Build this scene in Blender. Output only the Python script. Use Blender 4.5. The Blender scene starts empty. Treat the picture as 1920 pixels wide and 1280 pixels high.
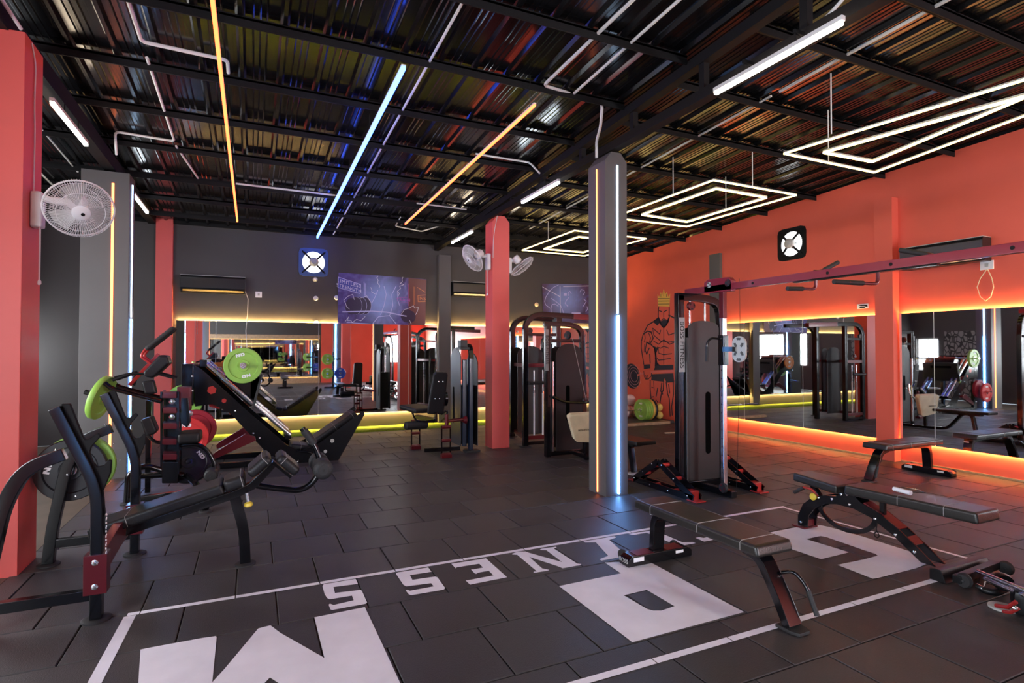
import bpy, bmesh, math, random
from mathutils import Vector, Matrix
random.seed(7)
sc = bpy.context.scene
COL = sc.collection
# ------------------------------------------------------------ camera
CAMZ, FPX = 1.53, 1052.1
YAW, PITCH = math.radians(24.757), math.radians(0.983)
cam = bpy.data.cameras.new('camera'); camo = bpy.data.objects.new('camera', cam); COL.objects.link(camo)
cam.sensor_width = 36; cam.lens = FPX * 36 / 1920; cam.clip_start = 0.05; cam.clip_end = 100
camo.location = (0, 0, CAMZ); camo.rotation_euler = (math.pi / 2 + PITCH, 0, -YAW)
sc.camera = camo
# ------------------------------------------------------------ view, world, main lights
sc.view_settings.view_transform = 'Standard'; sc.view_settings.look = 'None'
sc.view_settings.gamma = 1; sc.view_settings.use_curve_mapping = False
sc.view_settings.exposure = 1.05
w = bpy.data.worlds.new('world'); sc.world = w; w.use_nodes = True
bg = w.node_tree.nodes['Background']; bg.inputs[0].default_value = (0.75, 0.86, 1, 1); bg.inputs[1].default_value = 1.6
def area(name, loc, rot, sx, sy, power, color):
    l = bpy.data.lights.new(name, 'AREA'); l.shape = 'RECTANGLE'; l.size = sx; l.size_y = sy
    l.energy = power; l.color = color
    o = bpy.data.objects.new(name, l); o.location = loc; o.rotation_euler = rot; COL.objects.link(o); return o
# daylight entering by the windows of the left and front walls (both outside the frame); two beside and behind the camera are added fill
area('window_daylight', (-3.67, 6.0, 1.6), (0, -math.pi / 2, 0), 1.3, 2.7, 45, (0.85, 0.92, 1))
area('window_daylight', (-3.67, 10.92, 1.42), (0, -math.pi / 2, 0), 1.0, 0.6, 8, (0.85, 0.93, 1))
area('window_daylight', (-3.67, .15, 1.7), (0, -math.pi / 2, 0), 1.5, 2.6, 120, (0.86, 0.91, 1))  # fill lamp at an added, unseen window
area('window_daylight', (-3.67, -3.2, 1.7), (0, -math.pi / 2, 0), 1.5, 2.6, 120, (0.86, 0.91, 1))  # second fill lamp, again at an added window
area('window_daylight', (6.8, -5.85, 1.65), (math.pi / 2, 0, 0), 1.2, 1.3, 230, (0.90, 0.93, 1))
WIN_E, TUBE_E, LED_E, EDGE_E = 4.0, 34.0, 14.0, 55.0

# ------------------------------------------------------------ measuring helpers (survey of the room, metres)
_F = Vector((math.sin(YAW) * math.cos(PITCH), math.cos(YAW) * math.cos(PITCH), math.sin(PITCH)))
_R = Vector((math.cos(YAW), -math.sin(YAW), 0)); _U = _R.cross(_F); _C = Vector((0, 0, CAMZ))
def _ray(x, y): return _F * FPX + _R * (x - 960) - _U * (y - 640)
def fz(x, y, z=0.0): d = _ray(x, y); return _C + d * ((z - CAMZ) / d.z)
def fx(x, y, X): d = _ray(x, y); return _C + d * (X / d.x)
def fy(x, y, Y): d = _ray(x, y); return _C + d * (Y / d.y)
def fp(x, y, P, n):                       # on the plane through P with normal n
    d = _ray(x, y); n = Vector(n); return _C + d * ((Vector(P) - _C).dot(n) / d.dot(n))
V = lambda *a: Vector(a)
def roofz(Y): return 4.15 - 0.045 * (Y - 3.4)

# ------------------------------------------------------------ mesh builder
class MB:
    def __init__(s): s.v = []; s.f = []; s.g = []
    def add(s, vs, fs):
        o = len(s.v); s.g.append((o, len(s.f))); s.v += [Vector(p) for p in vs]; s.f += [tuple(i + o for i in f) for f in fs]; return s
    def box(s, c, d, R=None):
        c = Vector(c); h = Vector(d) / 2; vs = []
        for z in (-1, 1):
            for x, y in ((-1, -1), (1, -1), (1, 1), (-1, 1)):
                p = Vector((x * h.x, y * h.y, z * h.z)); vs.append(c + (R @ p if R else p))
        return s.add(vs, [(3, 2, 1, 0), (4, 5, 6, 7), (0, 1, 5, 4), (1, 2, 6, 5), (2, 3, 7, 6), (3, 0, 4, 7)])
    def bx(s, x0, x1, y0, y1, z0, z1): return s.box(((x0 + x1) / 2, (y0 + y1) / 2, (z0 + z1) / 2), (abs(x1 - x0), abs(y1 - y0), abs(z1 - z0)))
    def sweep(s, pts, w, h, side, caps=True):  # rectangular tube; side = direction of its width w
        pts = [Vector(p) for p in pts]; sd = Vector(side).normalized(); rings = []
        n = len(pts)
        for i, p in enumerate(pts):
            a = (p - pts[i - 1]).normalized() if i else (pts[1] - p).normalized()
            b = (pts[i + 1] - p).normalized() if i < n - 1 else a
            if not i: a = b
            na = a.cross(sd).normalized(); nb = b.cross(sd).normalized(); m = (na + nb)
            m = m.normalized() if m.length > 1e-6 else na
            k = 1 / max(0.35, m.dot(na)); u = m * (h / 2 * k); q = sd * (w / 2)
            rings.append([p - q - u, p + q - u, p + q + u, p - q + u])
        vs = [x for r in rings for x in r]; fs = []
        for i in range(n - 1):
            for j in range(4):
                k = (j + 1) % 4; fs.append((i * 4 + j, i * 4 + k, i * 4 + 4 + k, i * 4 + 4 + j))
        if caps: fs += [(3, 2, 1, 0), tuple(4 * (n - 1) + j for j in range(4))]
        return s.add(vs, fs)
    def bar(s, p, q, w, h, side=None):
        p = Vector(p); q = Vector(q)
        if side is None:
            d = (q - p).normalized(); side = d.cross(Vector((0, 0, 1)))
            if side.length < .05: side = Vector((1, 0, 0))
        return s.sweep([p, q], w, h, side)
    def tube(s, pts, r, n=10, rads=None):
        pts = [Vector(p) for p in pts]; m = len(pts)
        t = [((pts[min(i + 1, m - 1)] - pts[max(i - 1, 0)])).normalized() for i in range(m)]
        a = t[0].orthogonal().normalized(); vs = []
        for i, p in enumerate(pts):
            a = (a - t[i] * a.dot(t[i])).normalized(); b = t[i].cross(a); rr = rads[i] if rads else r
            for j in range(n):
                th = 2 * math.pi * j / n; vs.append(p + (a * math.cos(th) + b * math.sin(th)) * rr)
        fs = []
        for i in range(m - 1):
            for j in range(n):
                k = (j + 1) % n; fs.append((i * n + j, i * n + k, i * n + n + k, i * n + n + j))
        fs += [tuple(range(n - 1, -1, -1)), tuple((m - 1) * n + j for j in range(n))]
        return s.add(vs, fs)
    def prism(s, poly, d):                    # polygon of 3-D points extruded by the vector d
        poly = [Vector(p) for p in poly]; d = Vector(d); n = len(poly)
        nrm = Vector((0, 0, 0))
        for i in range(n): nrm += poly[i].cross(poly[(i + 1) % n])
        if nrm.dot(d) > 0: poly = poly[::-1]
        vs = poly + [p + d for p in poly]
        fs = [tuple(range(n)), tuple(range(2 * n - 1, n - 1, -1))]
        for i in range(n): k = (i + 1) % n; fs.append((k, i, n + i, n + k))
        return s.add(vs, fs)
    def lathe(s, prof, c, axis, n=24):        # profile of (radius, distance along axis)
        c = Vector(c); ax = Vector(axis).normalized(); a = ax.orthogonal().normalized(); b = ax.cross(a); vs = []
        for r, h in prof:
            for j in range(n):
                th = 2 * math.pi * j / n; vs.append(c + ax * h + (a * math.cos(th) + b * math.sin(th)) * max(r, 1e-4))
        fs = []
        for i in range(len(prof) - 1):
            for j in range(n):
                k = (j + 1) % n; fs.append((i * n + j, i * n + k, i * n + n + k, i * n + n + j))
        m = len(prof) - 1
        if prof[0][0] > 1e-3: fs.append(tuple(range(n - 1, -1, -1)))
        if prof[m][0] > 1e-3: fs.append(tuple(m * n + j for j in range(n)))
        return s.add(vs, fs)
    def cyl(s, p, q, r, n=14):
        p = Vector(p); q = Vector(q); return s.lathe([(r, 0), (r, (q - p).length)], p, q - p, n)
    def bolt(s, p, d, r=.012, h=.008): return s.lathe([(r, 0), (r, h * .6), (r * .55, h)], p, d, 8)
def fillet(pts, r, n=5):                      # round the corners of a polyline
    pts = [Vector(p) for p in pts]; out = [pts[0]]
    for i in range(1, len(pts) - 1):
        a, b, c = pts[i - 1], pts[i], pts[i + 1]; u = a - b; v = c - b
        k = min(r, u.length * .48, v.length * .48); p = b + u.normalized() * k; q = b + v.normalized() * k
        for j in range(n + 1):
            t = j / n; out.append(p * (1 - t) ** 2 + b * 2 * t * (1 - t) + q * t * t)
    return out + [pts[-1]]
def wloc(o):
    p = Vector((0, 0, 0))
    while o: p += o.location; o = o.parent
    return p
TINY = {'bolt', 'beam_hole', 'column_hole', 'marking', 'stitching', 'pulley_opening', 'plate_opening', 'sticker', 'cage', 'line_art', 'tiles', 'purlin', 'beam', 'distant_tiles', 'slot', 'crown', 'hanger_wire', 'blade', 'shirt_print'}
def clusters(mb):
    n = len(mb.g)
    if n < 2: return [mb]
    bb = []
    for i, (a, _) in enumerate(mb.g):
        e = mb.g[i + 1][0] if i + 1 < n else len(mb.v); v = mb.v[a:e]
        bb.append(([min(p[k] for p in v) - .004 for k in range(3)], [max(p[k] for p in v) + .004 for k in range(3)]))
    par = list(range(n))
    def find(i):
        while par[i] != i: i = par[i]
        return i
    for i in range(n):
        for j in range(i):
            if all(bb[i][0][k] < bb[j][1][k] and bb[j][0][k] < bb[i][1][k] for k in range(3)): par[find(i)] = find(j)
    out = {}
    for i in range(n):
        a, fa = mb.g[i]; e, fe = mb.g[i + 1] if i + 1 < n else (len(mb.v), len(mb.f))
        out.setdefault(find(i), MB()).add(mb.v[a:e], [tuple(q - a for q in f) for f in mb.f[fa:fe]])
    return list(out.values())
def obj(name, mb, m, parent=None, **k):
    if name in TINY:
        o = obj1(name, mb, m, parent, **k)
        if parent and len(mb.g) > 1: o['kind'] = 'stuff'
        return o
    cl = clusters(mb) if parent else [mb]
    return [obj1(name, c, m, parent, **k) for c in cl][0]
def obj1(name, mb, m, parent=None, bev=0, sm=True, seg=2, ang=38):
    me = bpy.data.meshes.new(name); o0 = wloc(parent)
    me.from_pydata([tuple(p - o0) for p in mb.v], [], mb.f)
    b = bmesh.new(); b.from_mesh(me); bmesh.ops.recalc_face_normals(b, faces=b.faces)
    if bev:
        es = [e for e in b.edges if len(e.link_faces) == 2 and e.calc_face_angle(0) > .5]
        bmesh.ops.bevel(b, geom=es, offset=bev, segments=seg, profile=.6, affect='EDGES', clamp_overlap=True)
    b.to_mesh(me); b.free()
    if sm: me.shade_smooth(); me.set_sharp_from_angle(angle=math.radians(ang))
    me.materials.append(m); o = bpy.data.objects.new(name, me); COL.objects.link(o)
    if parent: o.parent = parent
    if bev:
        wn = o.modifiers.new('weighted_normal', 'WEIGHTED_NORMAL'); wn.keep_sharp = True
    return o
def tag(o, label=None, cat=None, group=None, kind=None):
    if label: o['label'] = label
    if cat: o['category'] = cat
    if group: o['group'] = group
    if kind: o['kind'] = kind
    return o
def thing(name, label, cat, loc=(0, 0, 0), group=None):
    o = bpy.data.objects.new(name, None); o.empty_display_size = .1; o.location = loc; COL.objects.link(o)
    return tag(o, label, cat, group)
def one(name, mb, m, label, cat, group=None, **k): return tag(obj(name, mb, m, None, **k), label, cat, group)
def struct(name, mb, m, **k): return tag(obj(name, mb, m, None, **k), kind='structure')
def copy_tree(o, parent=None):
    c = o.copy(); COL.objects.link(c)
    if parent: c.parent = parent
    for ch in list(o.children): copy_tree(ch, c)
    return c

# ------------------------------------------------------------ materials
def mat(name, col, rough=.5, metal=0, emit=None, es=0, var=0, vs=6, bump=0, bs=30, spec=.5, coat=0, rvar=0):
    m = bpy.data.materials.new(name); m.use_nodes = True; nt = m.node_tree; N = nt.nodes; L = nt.links
    p = N['Principled BSDF']; p.inputs['Base Color'].default_value = (*col, 1)
    p.inputs['Roughness'].default_value = rough; p.inputs['Metallic'].default_value = metal
    p.inputs['Specular IOR Level'].default_value = spec; p.inputs['Coat Weight'].default_value = coat; p.inputs['Coat Roughness'].default_value = .12
    if emit: p.inputs['Emission Color'].default_value = (*emit, 1); p.inputs['Emission Strength'].default_value = es
    if var or bump or rvar:
        tc = N.new('ShaderNodeTexCoord'); n = N.new('ShaderNodeTexNoise'); n.inputs['Scale'].default_value = vs; n.inputs['Detail'].default_value = 5
        L.new(tc.outputs['Object'], n.inputs['Vector'])
        if var:
            r = N.new('ShaderNodeValToRGB'); c = r.color_ramp
            c.elements[0].position = .3; c.elements[1].position = .7
            c.elements[0].color = (*[x * (1 - var) for x in col], 1); c.elements[1].color = (*[min(1, x * (1 + var)) for x in col], 1)
            L.new(n.outputs['Fac'], r.inputs['Fac']); L.new(r.outputs['Color'], p.inputs['Base Color'])
        if rvar:
            mr = N.new('ShaderNodeMapRange'); mr.inputs[1].default_value = .3; mr.inputs[2].default_value = .7
            mr.inputs[3].default_value = max(.03, rough - rvar); mr.inputs[4].default_value = rough + rvar
            L.new(n.outputs['Fac'], mr.inputs[0]); L.new(mr.outputs[0], p.inputs['Roughness'])
        if bump:
            n2 = N.new('ShaderNodeTexNoise'); n2.inputs['Scale'].default_value = bs; n2.inputs['Detail'].default_value = 4
            L.new(tc.outputs['Object'], n2.inputs['Vector'])
            bp = N.new('ShaderNodeBump'); bp.inputs['Strength'].default_value = bump; bp.inputs['Distance'].default_value = .01
            L.new(n2.outputs['Fac'], bp.inputs['Height']); L.new(bp.outputs['Normal'], p.inputs['Normal'])
    return m
def emis(name, col, s): return mat(name, tuple(min(1, c * .8) for c in col), .5, emit=col, es=s)
M = {}
M['rubber'] = mat('rubber', (.052, .049, .049), .5, var=.3, vs=2.2, bump=.25, bs=160, rvar=.08)
M['paint_white'] = mat('floor_paint', (.88, .86, .93), .6, var=.05, vs=5)
M['slab'] = mat('bare_floor', (.10, .075, .055), .5, var=.25, vs=3)
M['grey'] = mat('dark_grey_wall', (.064, .058, .056), .6, var=.07, vs=1.2, bump=.1, bs=12)
M['greycol'] = mat('grey_column_paint', (.10, .094, .094), .55, var=.05, vs=3, bump=.06, bs=10)
M['red'] = mat('red_wall_paint', (.77, .118, .072), .55, var=.05, vs=1.5, bump=.08, bs=10)
M['redcol'] = mat('red_column_cool_tint', (.76, .115, .10), .5, var=.04, vs=2, bump=.05, bs=10)  # pinker than the wall: cool daylight tint put into the colour
M['mirror'] = mat('mirror', (.86, .88, .87), .015, 1)
M['glass_edge'] = mat('mirror_edge', (.55, .6, .58), .2, .4)
M['sheet'] = mat('roof_sheet', (.0045, .0042, .0048), .17, .0, spec=.5)
M['steel_dark'] = mat('dark_steel', (.006, .0055, .006), .65, .0, spec=.25)
M['white_pipe'] = mat('white_plastic', (.72, .7, .68), .4)
M['black'] = mat('black_gloss_metal', (.0028, .0028, .004), .18, .0, spec=.5, coat=.1)
M['cover'] = mat('black_cover_panel', (.016, .0145, .015), .4, .1, bump=.03, bs=60)
M['dred'] = mat('dark_red_metal', (.115, .007, .013), .28, .2, coat=.3)
M['bred'] = mat('bright_red_metal', (.42, .025, .022), .35, .2, coat=.3)
M['vinyl'] = mat('black_vinyl', (.011, .0105, .012), .42, bump=.12, bs=120, spec=.35)
M['vinylb'] = mat('black_vinyl_warm_tint', (.018, .016, .014), .34, bump=.12, bs=120, spec=.55)  # black vinyl, warm reflected light tinted into its colour
M['stitch'] = mat('grey_stitching', (.35, .33, .32), .6)
M['chrome'] = mat('chrome', (.82, .83, .86), .2, 1); M['hole'] = mat('dark_slot', (.001, .001, .001), .9, spec=.05)
M['silver'] = mat('grey_plastic', (.42, .42, .40), .4)
M['rubber_foot'] = mat('rubber_foot', (.018, .017, .018), .65)
M['foam'] = mat('foam_roller', (.016, .015, .016), .6, bump=.3, bs=90)
M['pgreen'] = mat('green_plate', (.27, .50, .075), .45, var=.12, vs=5)
M['pyellow'] = mat('yellow_plate', (.72, .42, .08), .45, var=.08, vs=5)
M['porange'] = mat('orange_plate', (.75, .22, .03), .45)
M['pred'] = mat('red_plate', (.60, .035, .035), .4, var=.1)
M['pblack'] = mat('black_plate', (.014, .014, .018), .45)
M['pblue'] = mat('blue_plate', (.03, .07, .45), .45)
M['pwhite'] = mat('pale_plate', (.6, .62, .55), .45)
M['mark'] = mat('white_marking', (.82, .82, .84), .5)
M['yellow'] = mat('yellow_plastic', (.75, .55, .05), .4)
M['wood'] = mat('pale_wood', (.42, .28, .17), .55, var=.2, vs=14)
M['cream'] = mat('cream_vinyl', (.72, .62, .40), .5, var=.08, vs=8)
M['fanw'] = mat('white_fan_plastic', (.78, .76, .77), .35)
M['turf'] = mat('green_turf', (.34, .50, .02), .8, var=.3, vs=40, bump=1, bs=200)
M['pink'] = mat('pink_vinyl', (.80, .52, .50), .6, var=.08, vs=8)
M['ball'] = mat('yellow_ball', (.80, .55, .14), .5)
M['acblack'] = mat('black_plastic', (.012, .012, .013), .3)
M['tube_w'] = emis('warm_tube_light', (1, .80, .58), TUBE_E)
M['tube_c'] = emis('cool_tube_light', (.82, .92, 1), TUBE_E)
M['led_blue'] = emis('blue_led', (.03, .10, 1), 11)
M['led_bluew'] = emis('blue_white_led', (.50, .72, 1), 6); M['led_cyan'] = emis('bright_blue_led', (.16, .42, 1), 20)
M['led_red'] = emis('red_led', (1, .075, .02), 5)
M['led_orange'] = emis('orange_led', (1, .20, .06), 3.2)
M['led_warm'] = emis('warm_neon', (1, .70, .22), 4.6)
M['led_edge'] = emis('warm_edge_led', (1, .62, .20), EDGE_E)
M['black2'] = mat('satin_black_metal', (.004, .004, .005), .42, spec=.35); M['pdred'] = mat('dark_red_plate', (.30, .015, .03), .4); M['crimson'] = mat('crimson_metal', (.25, .016, .034), .3, .1, coat=.3); M['black_blue_lit'] = mat('black_metal_blue_lit', (.004, .010, .030), .25, .1, coat=.3); M['cover2'] = mat('grey_cover_panel', (.045, .046, .05), .35, .3)
M['led_edge2'] = emis('warm_edge_led_strong', (1, .62, .20), EDGE_E * 3.2)
M['daylight'] = emis('daylight_opening', (.92, .97, 1), WIN_E)
# long rolled scratches along the roof sheets
_m = M['sheet']; _n = _m.node_tree.nodes; _l = _m.node_tree.links
_t = _n.new('ShaderNodeTexCoord'); _mp = _n.new('ShaderNodeMapping'); _mp.inputs['Scale'].default_value = (60, .5, 1)
_no = _n.new('ShaderNodeTexNoise'); _no.inputs['Scale'].default_value = 1; _no.inputs['Detail'].default_value = 2
_b = _n.new('ShaderNodeBump'); _b.inputs['Strength'].default_value = .14; _b.inputs['Distance'].default_value = .004
_l.new(_t.outputs['Object'], _mp.inputs[0]); _l.new(_mp.outputs[0], _no.inputs[0]); _l.new(_no.outputs['Fac'], _b.inputs['Height']); _l.new(_b.outputs[0], _n['Principled BSDF'].inputs['Normal'])
M['opening'] = emis('fan_opening_daylight', (.95, .97, 1), 1.6)
M['gold'] = mat('dull_gold_trim', (.07, .045, .015), .4, .2)
M['badge'] = mat('badge', (.30, .29, .30), .4)
# ------------------------------------------------------------ room shell
XL, XR, YB, YF, ZT = -3.6, 8.2, 11.4, -6.0, 4.6
def wall_with_holes(name, m, axis, pos, th, a0, a1, z0, z1, holes):
    mb = MB(); cuts = sorted(holes); cur = a0
    def put(u0, u1, w0, w1):
        if u1 - u0 < 1e-4 or w1 - w0 < 1e-4: return
        if axis == 'x': mb.bx(pos, pos + th, u0, u1, w0, w1)
        else: mb.bx(u0, u1, pos, pos + th, w0, w1)
    for (h0, h1, v0, v1) in cuts:
        put(cur, h0, z0, z1); put(h0, h1, z0, v0); put(h0, h1, v1, z1); cur = h1
    put(cur, a1, z0, z1); return struct(name, mb, m)
WL = [(-4.5, -1.9, .95, 2.45), (-1.1, 1.4, .95, 2.45), (4.6, 7.4, .95, 2.25), (10.6, 11.25, .9, 1.95)]  # first two windows are added for fill light
wall_with_holes('wall_left', M['grey'], 'x', XL, -.15, YF, YB + .15, 0, ZT, WL)
struct('wall_back', MB().bx(XL - .15, XR + .15, YB, YB + .15, 0, ZT), M['grey'])
struct('wall_right', MB().bx(XR, XR + .15, YF, YB, 0, ZT), M['red'])
wall_with_holes('wall_front', M['grey'], 'y', YF, -.15, XL - .15, XR + .15, 0, ZT, [(6.2, 7.4, 1.0, 2.3)])
# windows: frame, mullion and opaque panes that glow in place of daylight
def window(n, axis, pos, a0, a1, z0, z1):
    r = struct('window_%d' % n, MB(), M['white_pipe']); r.data.name = 'window_frame'
    mb = MB(); t = .045
    def put(u0, u1, w0, w1, d0=0, d1=.05, tgt=None):
        k = tgt or mb
        if axis == 'x': k.bx(pos + d0, pos + d1, u0, u1, w0, w1)
        else: k.bx(u0, u1, pos + d0, pos + d1, w0, w1)
    put(a0, a1, z0, z0 + t); put(a0, a1, z1 - t, z1); put(a0, a0 + t, z0, z1); put(a1 - t, a1, z0, z1); mid = (a0 + a1) / 2
    put(mid - t / 2, mid + t / 2, z0, z1)
    obj('window_frame', mb, M['white_pipe'], r)
    g = MB(); put(a0 + t, mid - t / 2, z0 + t, z1 - t, .02, .026, g); put(mid + t / 2, a1 - t, z0 + t, z1 - t, .02, .026, g)
    obj('window_pane', g, M['daylight'], r)
for i, (a0, a1, z0, z1) in enumerate(WL): window(i + 1, 'x', XL - .12, a0, a1, z0, z1)
window(5, 'y', YF - .12, 6.2, 7.4, 1.0, 2.3)
# patterned wallpaper panel on the left wall (seen only in the right-hand mirrors)
def pattern_mat():
    m = mat('wallpaper', (.3, .3, .3), .6); nt = m.node_tree; N = nt.nodes; L = nt.links
    tc = N.new('ShaderNodeTexCoord'); vo = N.new('ShaderNodeTexVoronoi'); vo.feature = 'DISTANCE_TO_EDGE'; vo.inputs['Scale'].default_value = 5.5
    mp = N.new('ShaderNodeMapping'); mp.inputs['Scale'].default_value = (1, 1.6, 1); mp.inputs['Rotation'].default_value = (.6, 0, 0)
    r = N.new('ShaderNodeValToRGB'); r.color_ramp.interpolation = 'CONSTANT'; r.color_ramp.elements[0].color = (.03, .03, .03, 1); r.color_ramp.elements[1].color = (.27, .27, .26, 1); r.color_ramp.elements[1].position = .09
    L.new(tc.outputs['Object'], mp.inputs[0]); L.new(mp.outputs[0], vo.inputs['Vector']); L.new(vo.outputs['Distance'], r.inputs[0]); L.new(r.outputs[0], N['Principled BSDF'].inputs['Base Color']); return m
one('wallpaper_panel', MB().bx(XL + .002, XL + .014, 9.25, 10.42, .06, 2.15), pattern_mat(), 'grey and black patterned wallpaper panel beside the window, seen in the mirror', 'wallpaper')

# ---- floor: bare slab with rubber tiles laid in courses
floor = struct('floor', MB().bx(XL - .2, XR + .2, YF - .2, YB + .2, -.16, -.021), M['slab'])
TX0 = -1.5
m = M['rubber']; nt = m.node_tree
oi = nt.nodes.new('ShaderNodeObjectInfo'); mx = nt.nodes.new('ShaderNodeMixRGB'); mx.blend_type = 'MULTIPLY'; mx.inputs[0].default_value = 1
rr = nt.nodes.new('ShaderNodeValToRGB'); rr.color_ramp.elements[0].color = (.75, .74, .78, 1); rr.color_ramp.elements[1].color = (1.15, 1.1, 1.08, 1)
src = [l for l in nt.links if l.to_socket.name == 'Base Color'][0].from_socket
nt.links.new(oi.outputs['Random'], rr.inputs[0]); nt.links.new(src, mx.inputs[1]); nt.links.new(rr.outputs[0], mx.inputs[2]); nt.links.new(mx.outputs[0], nt.nodes['Principled BSDF'].inputs['Base Color'])
tiles = []
PY = [3.93 + .5 * k for k in range(-20, 15)]
for k in range(-20, 14):
    y0 = 3.93 + .5 * k; y1 = min(y0 + .5, 10.8)
    if y1 < YF + .01 or y0 > 10.79: continue
    y0 = max(y0, YF); off = .41 if k % 2 == 0 else .14
    if k == -2: off = .33
    x = off - .5 * math.ceil((off - TX0) / .5)
    while x < XR - .01:
        x0 = max(x, TX0); x1 = min(x + .5, XR)
        if x1 - x0 > .02: tiles.append((x0, x1, y0, y1))
        x += .5
def tile_mb(x0, x1, y0, y1, mb=None):
    g = .0035; c = .004; mb = mb or MB()
    a, b, d, e = x0 + g, x1 - g, y0 + g, y1 - g
    vs = [(a, d, -.0205), (b, d, -.0205), (b, e, -.0205), (a, e, -.0205), (a, d, -c), (b, d, -c), (b, e, -c), (a, e, -c), (a + c, d + c, 0), (b - c, d + c, 0), (b - c, e - c, 0), (a + c, e - c, 0)]
    fs = [(8, 9, 10, 11)]
    for i in range(4):
        j = (i + 1) % 4; fs += [(i, j, 4 + j, 4 + i), (4 + i, 4 + j, 8 + j, 8 + i)]
    return mb.add(vs, fs)
def inview(x, y):
    v = Vector((x, y, 0)) - _C; d = v.dot(_F)
    if d < .3: return 0
    px = 960 + FPX * v.dot(_R) / d; py = 640 - FPX * v.dot(_U) / d
    return 1 / d ** 1.5 if (-150 < px < 2070 and py < 1480) else 0
tiles.sort(key=lambda t: -inview((t[0] + t[1]) / 2, (t[2] + t[3]) / 2))
shared = {}
for t in tiles[:300]:
    key = (round(t[1] - t[0], 3), round(t[3] - t[2], 3))
    if key not in shared:
        o = obj('tile', tile_mb(0, key[0], 0, key[1]), M['rubber'], floor, sm=False); shared[key] = o.data
    else:
        o = bpy.data.objects.new('tile', shared[key]); COL.objects.link(o); o.parent = floor
    o.location = (t[0], t[2], random.uniform(-.0012, .0004))
mb = MB()
for t in tiles[300:]: tile_mb(*t, mb)
tag(obj('distant_tiles', mb, M['rubber'], floor, sm=False), kind='stuff')
obj('floor_border', MB().bx(XL, TX0, YF, YB, -.021, -.004), M['slab'], floor)
obj('floor_border', MB().bx(TX0, XR, 10.8, YB, -.021, -.004), M['slab'], floor)
obj('turf_strip', MB().bx(TX0 + .15, XR - 1.2, 10.82, YB - .02, -.004, .035), M['turf'], floor, bev=.01)
# ---- painted lettering on the tiles
TZ = .0018
def flat(name, pts, par=floor, hole=None):
    b = bmesh.new(); vs = [b.verts.new((p[0], p[1], TZ)) for p in pts]
    es = [b.edges.new((vs[i], vs[(i + 1) % len(vs)])) for i in range(len(vs))]
    if hole:
        hs = [b.verts.new((p[0], p[1], TZ)) for p in hole]; es += [b.edges.new((hs[i], hs[(i + 1) % len(hs)])) for i in range(len(hs))]
    bmesh.ops.triangle_fill(b, use_beauty=True, edges=es)
    # the joints between the tiles stay open through the paint
    for k in range(-8, 3):
        y = 3.93 + .5 * k; g = b.verts[:] + b.edges[:] + b.faces[:]
    for f in b.faces:
        if f.normal.z < 0: f.normal_flip()
    me = bpy.data.meshes.new(name); b.to_mesh(me); b.free(); me.materials.append(M['paint_white'])
    o = bpy.data.objects.new(name, me); COL.objects.link(o); o.parent = par; return o
def pxp(l, ox=0, oy=0, s=6.4): return [tuple(fz(ox + x / s, oy + y / s)[:2]) for x, y in l]
flat('painted_letter', pxp([(300,355),(685,290),(712,350),(418,388),(435,460),(745,422),(760,435),(822,575),(800,590),(400,665),(380,655),(360,600),(375,588),(420,603),(660,548),(640,492),(375,535),(340,520),(310,470),(286,380)], 560, 1040))
flat('painted_letter', pxp([(1165,225),(1190,212),(1555,152),(1595,205),(1335,245),(1365,302),(1640,262),(1665,270),(1758,400),(1740,420),(1350,487),(1320,475),(1285,430),(1300,420),(1335,433),(1620,380),(1590,342),(1290,380),(1255,360)], 560, 1040))
flat('painted_letter', pxp([(40,493),(455,427),(710,655),(265,743),(210,692),(245,690),(545,632),(490,577),(355,600),(350,612),(325,612),(275,560),(310,560),(420,538),(375,492),(105,535),(95,550)], 840, 980))
flat('painted_letter', pxp([(765,375),(800,360),(850,348),(930,345),(970,360),(1370,472),(1180,330),(1110,328),(1105,318),(1130,310),(1295,288),(1305,298),(1270,310),(1550,490),(1600,495),(1590,508),(1375,547),(1340,530),(975,410),(1130,548),(1215,565),(1200,575),(1025,603),(1030,585),(1065,582),(830,385),(775,382)], 840, 980))
def world_poly(l): flat('painted_letter', l)
world_poly([(2.42,3.88),(2.72,3.88),(2.72,3.85),(2.63,3.82),(2.56,3.53),(2.62,3.50),(2.62,3.47),(2.32,3.47),(2.32,3.50),(2.42,3.53),(2.50,3.82),(2.42,3.85)])
world_poly([(2.86,3.88),(2.96,3.88),(3.02,3.87),(3.09,3.87),(3.22,3.88),(3.22,3.84),(3.12,3.84),(3.13,3.53),(3.21,3.5),(3.21,3.47),(2.98,3.47),(2.98,3.5),(3.04,3.53),(3.02,3.84),(2.88,3.84)][::-1])
world_poly([(3.66,3.88),(3.66,3.47),(3.30,3.47),(3.30,3.57),(3.34,3.57),(3.36,3.54),(3.56,3.54),(3.56,3.65),(3.47,3.65),(3.45,3.62),(3.42,3.62),(3.42,3.74),(3.45,3.74),(3.47,3.71),(3.56,3.71),(3.56,3.88)])
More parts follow.
